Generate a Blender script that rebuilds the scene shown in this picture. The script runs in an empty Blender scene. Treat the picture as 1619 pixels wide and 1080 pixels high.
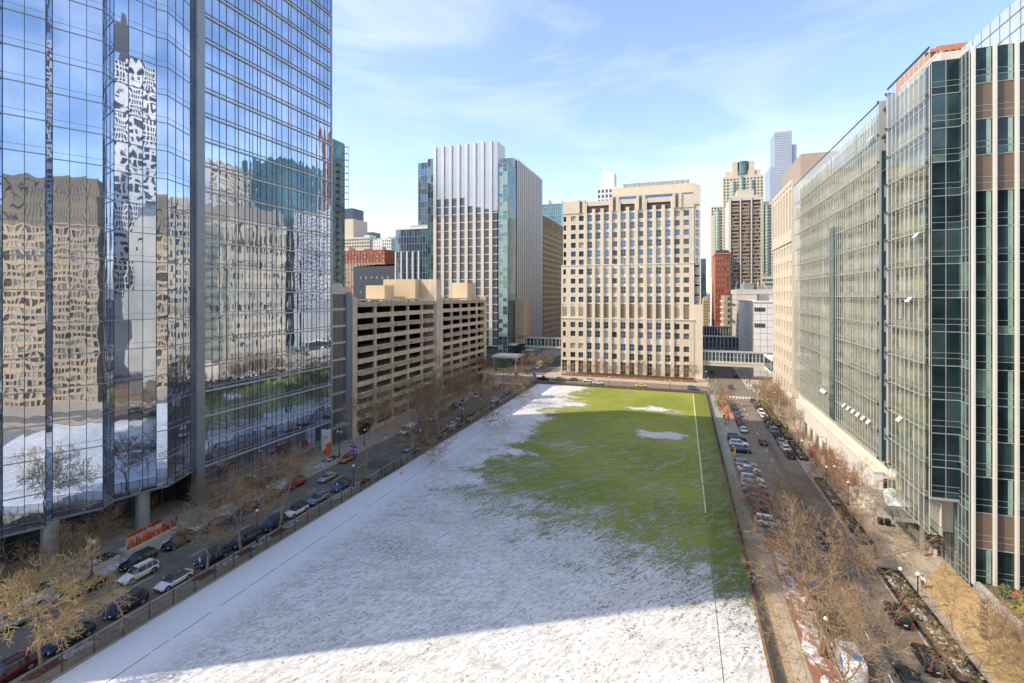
import bpy, math, random
from mathutils import Matrix, Vector, Quaternion
R = math.radians
rnd = random.Random(11)
sc = bpy.context.scene
COL = sc.collection
# ---------------------------------------------------------------- camera
CAMH = 40.0
cd = bpy.data.cameras.new('camera'); cam = bpy.data.objects.new('camera', cd); COL.objects.link(cam)
cd.sensor_width = 36; cd.lens = 17.12; cd.shift_y = -0.0451; cd.clip_start = 0.5; cd.clip_end = 12000
cam.location = (0, 0, CAMH); cam.rotation_euler = (R(90), 0, R(19.3)); sc.camera = cam
# ---------------------------------------------------------------- sun and sky
EL, AZX, AZY = 45.5, 0.866, 0.5           # light travels towards +X +Y
sd = bpy.data.lights.new('sun', 'SUN'); sun = bpy.data.objects.new('sun', sd); COL.objects.link(sun)
sd.energy = 2.45; sd.angle = R(0.5); sd.color = (1.0, 0.9, 0.74)
dv = Vector((AZX*math.cos(R(EL)), AZY*math.cos(R(EL)), -math.sin(R(EL))))
sun.rotation_euler = dv.to_track_quat('-Z', 'Y').to_euler(); sun.location = (-200, -120, 300)
w = bpy.data.worlds.new('World'); sc.world = w; w.use_nodes = True
nt = w.node_tree; N = nt.nodes; Lk = nt.links
for n in list(N): N.remove(n)
wo = N.new('ShaderNodeOutputWorld'); bg = N.new('ShaderNodeBackground'); bg.inputs['Strength'].default_value = 0.15
sky = N.new('ShaderNodeTexSky'); sky.sky_type = 'NISHITA'; sky.sun_disc = False
sky.sun_elevation = R(EL); sky.sun_rotation = math.atan2(-AZX, -AZY)
sky.altitude = 200; sky.air_density = 1.15; sky.dust_density = 1.2; sky.ozone_density = 2.3
tc = N.new('ShaderNodeTexCoord'); mp = N.new('ShaderNodeMapping'); mp.inputs['Scale'].default_value = (1.0, 1.3, 4.2)
mp.inputs['Rotation'].default_value = (0.0, R(8), R(20))
nz = N.new('ShaderNodeTexNoise'); nz.inputs['Scale'].default_value = 1.7; nz.inputs['Detail'].default_value = 9; nz.inputs['Roughness'].default_value = .55; nz.inputs['Distortion'].default_value = .6
rp = N.new('ShaderNodeValToRGB'); rp.color_ramp.elements[0].position = .48; rp.color_ramp.elements[0].color = (0, 0, 0, 1)
rp.color_ramp.elements[1].position = .85; rp.color_ramp.elements[1].color = (.60, .60, .60, 1)
mx = N.new('ShaderNodeMixRGB'); mx.inputs[2].default_value = (4.2, 4.45, 5.0, 1)
Lk.new(tc.outputs['Generated'], mp.inputs[0]); Lk.new(mp.outputs[0], nz.inputs['Vector']); Lk.new(nz.outputs['Fac'], rp.inputs[0])
Lk.new(rp.outputs[0], mx.inputs[0]); Lk.new(sky.outputs[0], mx.inputs[1]); Lk.new(mx.outputs[0], bg.inputs['Color']); Lk.new(bg.outputs[0], wo.inputs[0])
vs = sc.view_settings; vs.view_transform = 'Standard'; vs.look = 'None'; vs.gamma = 1; vs.exposure = 1.08; vs.use_white_balance = True; vs.white_balance_temperature = 6850; vs.white_balance_tint = 14; vs.use_curve_mapping = False

# ---------------------------------------------------------------- materials
MATS = {}
def mat(name, col, rough=.8, metal=0., var=.12, scale=.6, bump=0., bscale=8., emit=0, spec=None, stretch=None):
    if name in MATS: return MATS[name]
    m = bpy.data.materials.new(name); m.use_nodes = True; MATS[name] = m
    t = m.node_tree; b = t.nodes['Principled BSDF']
    b.inputs['Base Color'].default_value = (*col, 1); b.inputs['Roughness'].default_value = rough; b.inputs['Metallic'].default_value = metal
    if spec is not None: b.inputs['Specular IOR Level'].default_value = spec
    if emit: b.inputs['Emission Color'].default_value = (*col, 1); b.inputs['Emission Strength'].default_value = emit
    if var or bump:
        g = t.nodes.new('ShaderNodeNewGeometry'); v = g.outputs['Position']
        if stretch:
            k = t.nodes.new('ShaderNodeMapping'); k.inputs['Scale'].default_value = stretch; t.links.new(v, k.inputs[0]); v = k.outputs[0]
    if var:
        n = t.nodes.new('ShaderNodeTexNoise'); n.inputs['Scale'].default_value = scale; n.inputs['Detail'].default_value = 6; n.inputs['Roughness'].default_value = .65
        t.links.new(v, n.inputs['Vector'])
        mr = t.nodes.new('ShaderNodeMapRange'); mr.inputs['From Min'].default_value = .3; mr.inputs['From Max'].default_value = .7
        mr.inputs['To Min'].default_value = 1-var; mr.inputs['To Max'].default_value = 1+var; t.links.new(n.outputs['Fac'], mr.inputs[0])
        h = t.nodes.new('ShaderNodeVectorMath'); h.operation = 'SCALE'; h.inputs[0].default_value = col; t.links.new(mr.outputs[0], h.inputs['Scale'])
        t.links.new(h.outputs[0], b.inputs['Base Color'])
    if bump:
        n2 = t.nodes.new('ShaderNodeTexNoise'); n2.inputs['Scale'].default_value = bscale; n2.inputs['Detail'].default_value = 4
        t.links.new(v, n2.inputs['Vector']); bp = t.nodes.new('ShaderNodeBump'); bp.inputs['Strength'].default_value = 1; bp.inputs['Distance'].default_value = bump
        t.links.new(n2.outputs['Fac'], bp.inputs['Height']); t.links.new(bp.outputs[0], b.inputs['Normal'])
    return m
def clearglass(name, tint, refl=.35, ior=1.6):
    m = bpy.data.materials.new(name); m.use_nodes = True; t = m.node_tree; MATS[name] = m
    for n in list(t.nodes): t.nodes.remove(n)
    o = t.nodes.new('ShaderNodeOutputMaterial'); a = t.nodes.new('ShaderNodeBsdfTransparent'); a.inputs[0].default_value = (*tint, 1)
    g = t.nodes.new('ShaderNodeBsdfGlossy'); g.inputs['Roughness'].default_value = .02; g.inputs[0].default_value = (.95, .97, .97, 1)
    f = t.nodes.new('ShaderNodeFresnel'); f.inputs[0].default_value = ior
    r = t.nodes.new('ShaderNodeMath'); r.operation = 'MULTIPLY_ADD'; r.inputs[1].default_value = 1.0; r.inputs[2].default_value = refl; r.use_clamp = True
    x = t.nodes.new('ShaderNodeMixShader'); t.links.new(f.outputs[0], r.inputs[0]); t.links.new(r.outputs[0], x.inputs[0])
    t.links.new(a.outputs[0], x.inputs[1]); t.links.new(g.outputs[0], x.inputs[2]); t.links.new(x.outputs[0], o.inputs[0])
    return m
STONE = mat('limestone', (.64, .55, .42), .85, var=.07, scale=.35, bump=.01)
STONE2 = mat('limestone_smooth', (.68, .59, .455), .85, var=.06, scale=.3)
CREAM = mat('cream_precast', (.58, .51, .40), .8, var=.06, scale=.4)
CONC = mat('garage_concrete', (.66, .55, .41), .88, var=.2, scale=.6, bump=.01, stretch=(1, 1, .25))
CONCL = mat('pale_concrete', (.56, .52, .45), .85, var=.1, scale=.6)
WHITE = mat('white_panel', (.74, .73, .70), .6, var=.04, scale=.3)
WHITEM = mat('white_metal', (.72, .74, .76), .4, .2, var=.04)
SILVER = mat('silver_fin', (.54, .54, .55), .35, .55, var=.05, scale=.2)
GREY = mat('grey_metal', (.30, .32, .34), .45, .5, var=.08)
GREYL = mat('light_grey_metal', (.50, .51, .51), .45, .5, var=.06)
DARK = mat('dark_metal', (.045, .048, .052), .5, .3, var=.1)
DARKG = mat('charcoal', (.07, .075, .085), .5, .1, var=.1)
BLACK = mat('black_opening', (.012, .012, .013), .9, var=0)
SLATE = mat('slate_glass', (.05, .07, .09), .12, .3, var=.15, scale=.3)
GLD = mat('window_dark', (.03, .04, .05), .06, 0., var=.3, scale=.35, spec=1.0)
GLB = mat('window_blue', (.10, .16, .25), .06, .35, var=.25, scale=.3, spec=1.0)
GLG = mat('window_green', (.10, .20, .18), .05, .4, var=.25, scale=.3, spec=1.0)
BLIND = mat('window_blind', (.42, .38, .31), .5, 0, var=.1, spec=.8)
TEAL = mat('teal_glass', (.11, .20, .215), .06, .55, var=.3, scale=.15)
NAVYG = mat('navy_glass', (.10, .16, .24), .07, .6, var=.3, scale=.1)
BRICK = mat('red_brick', (.30, .09, .05), .9, var=.15, scale=.6)
BRICKO = mat('orange_brick', (.48, .21, .11), .9, var=.12, scale=.4)
TAN = mat('tan_stone', (.42, .30, .16), .85, var=.1, scale=.3)
BROWN = mat('brown_louvre', (.16, .12, .09), .7, .1, var=.1)
BROWND = mat('dark_brown', (.09, .06, .05), .6, .1, var=.1)
GREYST = mat('grey_stone', (.36, .35, .33), .85, var=.08)
ASPH = mat('asphalt', (.172, .145, .115), .9, var=.24, scale=.35, bump=.01, bscale=20)
ASPH2 = mat('asphalt_patch', (.105, .095, .083), .9, var=.2, scale=.6)
WALK = mat('sidewalk_concrete', (.40, .335, .25), .88, var=.2, scale=.5, bump=.005)
WALKJ = mat('sidewalk_joint', (.17, .14, .11), .9, var=.1)
KERB = mat('kerb_concrete', (.38, .34, .28), .85, var=.15, scale=1.2)
PAVEG = mat('green_grey_pavement', (.27, .28, .22), .85, var=.15, scale=.5)
REDB = mat('red_paving', (.27, .12, .075), .9, var=.25, scale=1.5, bump=.01)
MULCH = mat('red_mulch', (.20, .07, .05), .95, var=.5, scale=4, bump=.04)
SOIL = mat('planting_soil', (.14, .09, .05), .95, var=.4, scale=2, bump=.03)
PAINT = mat('road_paint', (.72, .70, .66), .7, var=.15, scale=3)
PAINTY = mat('yellow_paint', (.62, .45, .08), .7, var=.15, scale=3)
SNOWM = mat('snow_bank', (.70, .71, .73), .8, var=0, bump=.05, bscale=5)
def patchy(name, under, lo=.42, hi=.56):
    m = mat(name, (.7, .7, .72), .85, var=0, bump=.05, bscale=6); t = m.node_tree; b = t.nodes['Principled BSDF']; g = t.nodes.new('ShaderNodeNewGeometry'); n = t.nodes.new('ShaderNodeTexNoise'); n.inputs['Scale'].default_value = 1.3; n.inputs['Detail'].default_value = 8; n.inputs['Roughness'].default_value = .75
    t.links.new(g.outputs['Position'], n.inputs['Vector']); r = t.nodes.new('ShaderNodeValToRGB'); r.color_ramp.elements[0].position = lo; r.color_ramp.elements[1].position = hi; r.color_ramp.elements[0].color = (*under, 1); r.color_ramp.elements[1].color = (.68, .69, .71, 1)
    t.links.new(n.outputs['Fac'], r.inputs[0]); t.links.new(r.outputs[0], b.inputs['Base Color']); return m
SNOWP = patchy('melting_snow', (.30, .19, .13)); SNOWR = patchy('snow_on_red_mulch', (.25, .12, .08), .44, .58)
OCHRE = mat('ochre_grass', (.27, .21, .10), .9, var=.4, scale=3)
FENCE = mat('fence_metal', (.06, .062, .066), .5, .4, var=.1)
MESHM = mat('fence_fabric', (.055, .055, .055), .9, var=.15)
BARK = mat('plane_bark', (.25, .20, .115), .9, var=.35, scale=2.5, bump=.02)
TWIG = mat('twig_bark', (.27, .18, .10), .9, var=.3, scale=1.5)
TWIGG = mat('golden_twigs', (.42, .30, .14), .9, var=.3, scale=1.5)
TWIGR = mat('russet_twigs', (.26, .11, .05), .9, var=.3, scale=1.5)
HEDGE = mat('evergreen', (.06, .09, .035), .8, var=.4, scale=3)
SHRUBY = mat('yellow_green_shrub', (.20, .24, .04), .8, var=.3, scale=3)
RUST = mat('russet_leaves', (.30, .12, .05), .85, var=.4, scale=3)
TYRE = mat('tyre', (.02, .02, .02), .85, var=0)
RIM = mat('wheel_rim', (.55, .56, .58), .3, .8, var=0)
CARGL = mat('car_glass', (.02, .026, .034), .05, 0, var=0, spec=1.0)
LAMPW = mat('headlight_lens', (.75, .77, .8), .15, .2, var=0)
LAMPR = mat('tail_light_lens', (.42, .012, .012), .2, 0, var=0)
GLOBE = mat('white_globe', (.82, .81, .77), .3, 0, var=0)
PURPLE = mat('purple_banner', (.10, .045, .22), .8, var=.08)
ORANGE = mat('orange_letter', (.75, .13, .02), .5, var=.05)
REDL = mat('red_letter', (.48, .03, .03), .5, var=.05)
SIGNY = mat('yellow_sign', (.70, .42, .03), .5, var=0)
SIGNG = mat('green_sign', (.02, .20, .12), .5, var=0)
BLUEP = mat('blue_paint', (.03, .22, .55), .5, var=0)
SKIN = mat('skin', (.42, .26, .19), .6, var=0)
def paint(name, col, metal=.35): return mat('car_paint_'+name, col, .25, metal, var=0, spec=.8)

# mirror glass of the tall tower: each pane catches the view a little differently
TGLASS = bpy.data.materials.new('tower_glass'); TGLASS.use_nodes = True; MATS['tower_glass'] = TGLASS
t = TGLASS.node_tree; b = t.nodes['Principled BSDF']; b.inputs['Metallic'].default_value = .93; b.inputs['Roughness'].default_value = .015
g = t.nodes.new('ShaderNodeNewGeometry')
n1 = t.nodes.new('ShaderNodeTexNoise'); n1.inputs['Scale'].default_value = .45; n1.inputs['Detail'].default_value = 0.6; t.links.new(g.outputs['Position'], n1.inputs['Vector'])
bp = t.nodes.new('ShaderNodeBump'); bp.inputs['Strength'].default_value = 1; bp.inputs['Distance'].default_value = .010
t.links.new(n1.outputs['Fac'], bp.inputs['Height']); t.links.new(bp.outputs[0], b.inputs['Normal'])
n2 = t.nodes.new('ShaderNodeTexNoise'); n2.inputs['Scale'].default_value = .12; n2.inputs['Detail'].default_value = 4; t.links.new(g.outputs['Position'], n2.inputs['Vector'])
cr = t.nodes.new('ShaderNodeValToRGB'); cr.color_ramp.elements[0].color = (.40, .50, .66, 1); cr.color_ramp.elements[1].color = (.62, .70, .84, 1)
cr.color_ramp.elements[0].position = .35; cr.color_ramp.elements[1].position = .65
t.links.new(n2.outputs['Fac'], cr.inputs[0]); t.links.new(cr.outputs[0], b.inputs['Base Color'])
TGDARK = mat('tower_glass_dark', (.16, .17, .20), .05, .8, var=.2, scale=.3)
SKINGL = clearglass('double_skin_glass', (.95, .98, .94), .07, 1.25)
CANGL = clearglass('canopy_glass', (.55, .66, .66), .30)
frosty = mat('frosty_glass', (.62, .68, .68), .5, var=.2, scale=1.2)

# ---------------------------------------------------------------- mesh helpers
def fr(ox, oy, dx, dy, z=0.):        # wall frame: local x along the wall, local y INTO the building, z up
    l = math.hypot(dx, dy); dx /= l; dy /= l
    return Matrix(((dx, -dy, 0, ox), (dy, dx, 0, oy), (0, 0, 1, z), (0, 0, 0, 1)))
ID = Matrix.Identity(4)
def wloc(o):
    v = Vector((0, 0, 0))
    while o is not None: v += o.location; o = o.parent
    return v
class MB:
    def __init__(s, M=None): s.v = []; s.f = []; s.m = []; s.M = M
    def add(s, vs, fs, mi=0):
        n = len(s.v)
        if s.M is not None: vs = [tuple(s.M @ Vector(p)) for p in vs]
        s.v += [tuple(p) for p in vs]; s.f += [tuple(i+n for i in f) for f in fs]; s.m += [mi]*len(fs)
    def box(s, x0, x1, y0, y1, z0, z1, mi=0):
        if x1 < x0: x0, x1 = x1, x0
        if y1 < y0: y0, y1 = y1, y0
        s.add([(x0,y0,z0),(x1,y0,z0),(x1,y1,z0),(x0,y1,z0),(x0,y0,z1),(x1,y0,z1),(x1,y1,z1),(x0,y1,z1)],
              [(0,3,2,1),(4,5,6,7),(0,1,5,4),(1,2,6,5),(2,3,7,6),(3,0,4,7)], mi)
    def quad(s, a, b, c, d, mi=0): s.add([a, b, c, d], [(0, 1, 2, 3)], mi)
    def prism(s, poly, z0, z1, mi=0):
        n = len(poly); s.add([(x, y, z0) for x, y in poly]+[(x, y, z1) for x, y in poly],
            [tuple(range(n-1, -1, -1)), tuple(range(n, 2*n))]+[(i, (i+1) % n, n+(i+1) % n, n+i) for i in range(n)], mi)
    def tube(s, a, b, r0, r1=None, n=6, mi=0, cap=True):
        a = Vector(a); b = Vector(b); r1 = r0 if r1 is None else r1; d = (b-a)
        if d.length < 1e-6: return
        d.normalize(); u = d.orthogonal().normalized(); w_ = d.cross(u)
        vs = []
        for p, r in ((a, r0), (b, r1)):
            for i in range(n):
                t = 2*math.pi*i/n; vs.append(tuple(p+u*(r*math.cos(t))+w_*(r*math.sin(t))))
        fs = [(i, (i+1) % n, n+(i+1) % n, n+i) for i in range(n)]
        if cap: fs += [tuple(range(n-1, -1, -1)), tuple(range(n, 2*n))]
        s.add(vs, fs, mi)
    def ball(s, c, r, n=8, k=6, mi=0, sz=1.):
        vs = []; fs = []
        for j in range(1, k):
            ph = math.pi*j/k
            for i in range(n):
                t = 2*math.pi*i/n; vs.append((c[0]+r*math.sin(ph)*math.cos(t), c[1]+r*math.sin(ph)*math.sin(t), c[2]+r*sz*math.cos(ph)))
        T = len(vs); vs += [(c[0], c[1], c[2]+r*sz), (c[0], c[1], c[2]-r*sz)]
        for j in range(k-2):
            for i in range(n): fs.append((j*n+i, (j+1)*n+i, (j+1)*n+(i+1) % n, j*n+(i+1) % n))
        for i in range(n): fs.append((T, i, (i+1) % n)); fs.append((T+1, (k-2)*n+(i+1) % n, (k-2)*n+i))
        s.add(vs, fs, mi)
    def mesh(s, name, mats, smooth=False):
        me = bpy.data.meshes.new(name); me.from_pydata(s.v, [], s.f)
        for m in mats: me.materials.append(m)
        if len(mats) > 1: me.polygons.foreach_set('material_index', s.m)
        if smooth: me.polygons.foreach_set('use_smooth', [True]*len(s.f))
        me.update(); return me
    def build(s, name, mats, parent=None, smooth=False, kind=None):
        if not isinstance(mats, (list, tuple)): mats = [mats]
        if parent is not None:
            L = wloc(parent)
            if L.length > 0: s.v = [(x-L.x, y-L.y, z-L.z) for x, y, z in s.v]
        o = bpy.data.objects.new(name, s.mesh(name, mats, smooth)); COL.objects.link(o)
        if parent is not None: o.parent = parent
        if kind: o['kind'] = kind
        return o
def each(name, boxes, m, parent, F=None, kind=None):
    '''every box its own part'''
    for bx_ in boxes: q_ = MB(F); q_.box(*bx_); q_.build(name, m, parent)
def thing(name, label, cat, loc=(0, 0, 0), group=None, rz=0):
    o = bpy.data.objects.new(name, None); COL.objects.link(o); o.location = loc; o.rotation_euler = (0, 0, rz)
    o['label'] = label; o['category'] = cat; o.empty_display_size = .5
    if group: o['group'] = group
    return o
def tag(o, label, cat, group=None):
    o['label'] = label; o['category'] = cat
    if group: o['group'] = group
    return o
def struct(name, mb, m): return mb.build(name, m, kind='structure')
def copy_thing(root, loc, rz, label, sx=1., group=None):
    r = root.copy(); COL.objects.link(r); r.location = loc; r.rotation_euler = (0, 0, rz); r.scale = (sx, sx, sx); r['label'] = label
    if group: r['group'] = group
    for ch in list(root.children):
        c = ch.copy(); COL.objects.link(c); c.parent = r
        for g_ in list(ch.children):
            d = g_.copy(); COL.objects.link(d); d.parent = c
    return r
def pieces(name, items, parent, limit=300, mats=None, world=True):
    """items: [(mesh, Matrix)]; the nearest ones become parts, the rest one joined part"""
    L = wloc(parent); T = Matrix.Translation(-L)
    items = sorted(items, key=lambda it: (it[1].translation-Vector((0, 0, CAMH))).length)
    for me, M in items[:limit]:
        o = bpy.data.objects.new(name, me); COL.objects.link(o); o.parent = parent; o.matrix_basis = T @ M
    rest = items[limit:]
    if rest:
        cache = {}; vs = []; fs = []; mi = []; sm = []; ml = []; out = []
        for me, M in rest:
            if me.name not in cache:
                mm = []
                for m in me.materials:
                    if m not in ml: ml.append(m)
                    mm.append(ml.index(m))
                cache[me.name] = ([v.co.copy() for v in me.vertices], [tuple(p.vertices) for p in me.polygons], [mm[p.material_index] for p in me.polygons], me.polygons[0].use_smooth)
            V, F, Q, S = cache[me.name]; n = len(vs); TM = T @ M
            vs += [tuple(TM @ p) for p in V]; fs += [tuple(i+n for i in f) for f in F]; mi += Q; sm += [S]*len(F)
        me = bpy.data.meshes.new(name); me.from_pydata(vs, [], fs)
        for m in ml: me.materials.append(m)
        me.polygons.foreach_set('material_index', mi); me.polygons.foreach_set('use_smooth', sm); me.update()
        o = bpy.data.objects.new(name, me); COL.objects.link(o); o.parent = parent; o['kind'] = 'stuff'
WC = {}
def winmesh(w_, h, glass, frame=None, fw=.07, nv=1, nh=0, depth=.06):
    """a window: pane with a frame round it, origin at lower left, faces local -y"""
    frame = frame or DARK
    k = (round(w_, 3), round(h, 3), glass.name, frame.name, fw, nv, nh)
    if k in WC: return WC[k]
    m = MB(); m.quad((0, 0, 0), (w_, 0, 0), (w_, 0, h), (0, 0, h), 0)
    y = -depth
    def bar(x0, x1, z0, z1): m.box(x0, x1, y, -.004, z0, z1, 1)
    bar(0, fw, 0, h); bar(w_-fw, w_, 0, h); bar(fw, w_-fw, 0, fw); bar(fw, w_-fw, h-fw, h)
    for i in range(nv):
        c = w_*(i+1)/(nv+1); bar(c-fw*.4, c+fw*.4, fw, h-fw)
    for i in range(nh):
        c = h*(i+1)/(nh+1); m.box(fw, w_-fw, y*.8, -.004, c-fw*.4, c+fw*.4, 1)
    WC[k] = m.mesh('window', [glass, frame]); return WC[k]
def facade(root, F, L, z0, z1, nb, nf, ww, wh, wall, glasses, frame=None, pd=.35, limit=0, x0=0., sp=None, nv=1, nh=0, sill=None, skip=None, winname='window', wy=-.02, spd=.12):
    """piers and spandrels standing proud of the core, a window in each opening"""
    bw = L/nb; fh = (z1-z0)/nf; m = MB(F); s2 = MB(F); items = []
    for i in range(nb+1):
        a = i*bw-(bw-ww)/2; b_ = i*bw+(bw-ww)/2
        m.box(x0+max(a, 0), x0+min(b_, L), -pd, .0, z0, z1)
    for j in range(nf+1):
        a = z0+j*fh-(fh-wh)/2; b_ = z0+j*fh+(fh-wh)/2; a = max(a, z0); b_ = min(b_, z1)
        for i in range(nb):
            c = x0+i*bw+(bw-ww)/2; s2.box(c, c+ww, -(pd-spd), .0, a, b_)
    for j in range(nf):
        for i in range(nb):
            if skip and skip(i, j): continue
            me = winmesh(ww, wh, rnd.choice(glasses), frame, nv=nv, nh=nh)
            items.append((me, F @ Matrix.Translation((x0+i*bw+(bw-ww)/2, wy, z0+j*fh+(fh-wh)/2))))
    m.build('pier', wall, root, kind='stuff'); s2.build('spandrel', sp or wall, root, kind='stuff')
    pieces(winname, items, root, limit)
def core(root, x0, x1, y0, y1, z1, m, name='wall', z0=0): c = MB(); c.box(x0, x1, y0, y1, z0, z1); return c.build(name, m, root)
def parapet(root, x0, x1, y0, y1, z, h, m, t=.4, name='parapet', out=.35):
    p = MB(); x0 -= out; x1 += out; y0 -= out; y1 += out
    p.box(x0, x1, y0, y0+t, z, z+h); p.box(x0, x1, y1-t, y1, z, z+h); p.box(x0, x0+t, y0+t, y1-t, z, z+h); p.box(x1-t, x1, y0+t, y1-t, z, z+h); p.build(name, m, root)
# ================================================================ GROUND
FX0, FX1, FY0, FY1 = -61.6, 9.0, -8.0, 211.5       # the field inside its fence
g_ = MB(); g_.quad((-5000, -3000, -.02), (5000, -3000, -.02), (5000, 7000, -.02), (-5000, 7000, -.02))
struct('ground', g_, mat('city_ground', (.16, .15, .14), .9, var=.2, scale=.02))
def strip(name, x0, x1, y0, y1, z, m):
    s = MB(); s.quad((x0, y0, z), (x1, y0, z), (x1, y1, z), (x0, y1, z)); return struct(name, s, m)
strip('road', -77.4, -65.4, -120, 213.0, 0.0, ASPH)                        # left street
strip('road', -77.4, -65.4, 229.5, 900, 0.0, ASPH)
strip('road', 11.5, 26.3, -120, 213.0, 0.0, ASPH)                            # right street
strip('road', 11.5, 26.3, 229.5, 1200, 0.0, ASPH)
strip('road', -320, 160, 213.0, 229.5, 0.004, ASPH)                        # cross street
def walk(x0, x1, y0, y1, m=None, z=.13, joints=1.8, name='pavement'):
    s = MB(); s.box(x0, x1, y0, y1, -.015, z); o = struct(name, s, m or WALK)
    j = MB(); n = int((y1-y0)/joints) if joints else 0
    if joints and n < 260:
        for i in range(1, n): j.box(x0+.2, x1-.2, y0+i*joints-.02, y0+i*joints+.02, z+.001, z+.005)
        k = int((x1-x0)/joints)
        for i in range(1, k+1):
            c = x0+i*(x1-x0)/(k+1); j.box(c-.02, c+.02, y0, y1, z+.001, z+.0045)
        if j.v: struct('pavement_joints', j, WALKJ)
    return o
walk(-65.25, -61.75, -60, 211.5)                                     # between left street and fence
walk(-96, -77.55, -60, 211.5)
walk(26.45, 60, -60, 211.5)
walk(9.05, 11.35, 91, 149.5, PAVEG)
walk(9.05, 15.55, 149.7, 211.5, PAVEG)
walk(9.05, 15.55, -60, 90.8)
walk(-320, -77.55, 229.7, 250); walk(-65.25, 11.35, 229.7, 250); walk(26.45, 160, 229.7, 262)
walk(26.45, 33, 262.2, 700, joints=0); walk(6, 11.35, 250.2, 700, joints=0)
walk(-95, -77.55, 250.2, 700, joints=0); walk(-65.25, -58, 250.2, 700, joints=0)
kb = MB()
def kerb(x0, x1, y0, y1): kb.box(x0, x1, y0, y1, -.01, .155)
for a, b_ in ((-60, 211.5), (229.7, 700)):
    kerb(-65.40, -65.25, a, b_); kerb(-77.55, -77.40, a, b_); kerb(26.30, 26.45, a, b_)
kerb(11.35, 11.5, 91, 149.5); kerb(11.35, 11.5, 229.7, 700); kerb(15.55, 15.7, -60, 90.8); kerb(15.55, 15.7, 149.7, 211.5); kerb(11.5, 15.55, 90.8, 90.95); kerb(11.5, 15.55, 149.55, 149.7)
kerb(-61.6, 9, 211.8, 211.95)
for a, b_ in ((-320, -77.55), (-65.25, 11.35), (26.45, 160)): kerb(a, b_, 229.55, 229.7)
struct('kerb', kb, KERB)
# ---- field: one sheet, snow thinning to grass
fm = bpy.data.materials.new('snowy_field'); fm.use_nodes = True; T = fm.node_tree; bsdf = T.nodes['Principled BSDF']; bsdf.inputs['Roughness'].default_value = .8
bsdf.inputs['Specular IOR Level'].default_value = .2
def nd(t, **k):
    n = T.nodes.new(t)
    for a, b_ in k.items(): setattr(n, a, b_)
    return n
def ma(op, a, b_=None, c=None, clamp=False):
    n = nd('ShaderNodeMath', operation=op, use_clamp=clamp)
    for i, x in enumerate((a, b_, c)):
        if x is None: continue
        if isinstance(x, (int, float)): n.inputs[i].default_value = x
        else: T.links.new(x, n.inputs[i])
    return n.outputs[0]
geo = nd('ShaderNodeNewGeometry'); sep = nd('ShaderNodeSeparateXYZ'); T.links.new(geo.outputs['Position'], sep.inputs[0]); PX, PY = sep.outputs[0], sep.outputs[1]
def noise(scale, detail=5, rough=.6, rot=0, st=(1, 1, 1), dist=0.):
    mp_ = nd('ShaderNodeMapping'); mp_.inputs['Rotation'].default_value = (0, 0, R(rot)); mp_.inputs['Scale'].default_value = st
    n = nd('ShaderNodeTexNoise'); n.inputs['Scale'].default_value = scale; n.inputs['Detail'].default_value = detail; n.inputs['Roughness'].default_value = rough; n.inputs['Distortion'].default_value = dist
    pre = nd('ShaderNodeMapping'); pre.inputs['Rotation'].default_value = (0, 0, R(rot)); T.links.new(geo.outputs['Position'], pre.inputs[0])
    mp_.inputs['Rotation'].default_value = (0, 0, 0); T.links.new(pre.outputs[0], mp_.inputs[0]); T.links.new(mp_.outputs[0], n.inputs['Vector']); return n.outputs['Fac']
def sstep(x, a, b_):
    n = nd('ShaderNodeMapRange', interpolation_type='SMOOTHSTEP'); T.links.new(x, n.inputs[0]); n.inputs[1].default_value = a; n.inputs[2].default_value = b_; return n.outputs[0]
n_big = noise(.045, 4, .6); n_mid = noise(.16, 8, .7); n_w = noise(.07, 3, .5)
st1 = noise(1.0, 9, .78, rot=-56, st=(.10, .42, 1), dist=2.2); st2 = noise(1.0, 9, .78, rot=-18, st=(.09, .5, 1), dist=1.8); n_fine = noise(2.6, 9, .85); n_dim = noise(1.0, 5, .7, rot=-62, st=(.8, 2.3, 1), dist=.5)
gr_streak = ma('ADD', ma('MULTIPLY', st1, .55), ma('MULTIPLY', st2, .45))
# left snow thins out to the right; near snow thins out with distance
left = sstep(ma('ADD', PX, ma('ADD', ma('MULTIPLY', ma('SUBTRACT', n_mid, .5), 30.), ma('MULTIPLY', ma('SUBTRACT', n_w, .5), 26.))), -33.5, -48.5)
near = sstep(ma('ADD', ma('ADD', PY, ma('MULTIPLY', PX, .40)), ma('ADD', ma('MULTIPLY', ma('SUBTRACT', n_mid, .5), 34.), ma('MULTIPLY', ma('SUBTRACT', st2, .5), 30.))), 122., 42.)
strp = ma('MULTIPLY', ma('MULTIPLY', sstep(PX, 3.9, 4.2), sstep(PY, 60, 104)), .6)
near = ma('SUBTRACT', near, strp, clamp=True)
base = ma('MAXIMUM', left, near)
def blob(cx, cy, rx, ry, amt):
    a = ma('DIVIDE', ma('SUBTRACT', PX, cx), rx); b_ = ma('DIVIDE', ma('SUBTRACT', PY, cy), ry)
    d = ma('ADD', ma('SQRT', ma('ADD', ma('MULTIPLY', a, a), ma('MULTIPLY', b_, b_))), ma('ADD', ma('MULTIPLY', ma('SUBTRACT', n_mid, .5), 3.0), ma('MULTIPLY', ma('SUBTRACT', st2, .5), 1.6)))
    return ma('MULTIPLY', sstep(d, 1.5, .3), amt)
for q in ((-6, 145, 8, 5, .85), (-9, 178, 10, 4, .8), (-40, 176, 9, 5.5, .9), (-30, 127, 16, 7, .45), (-2, 172, 5, 3, .5), (-46, 160, 7, 20, .6), (-20, 199, 5, 2, .4), (-34, 110, 12, 6, .5), (-18, 160, 8, 3, .35)): base = ma('MAXIMUM', base, blob(*q))
cov = ma('ADD', base, ma('MULTIPLY', ma('SUBTRACT', gr_streak, .5), 3.0))
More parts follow.
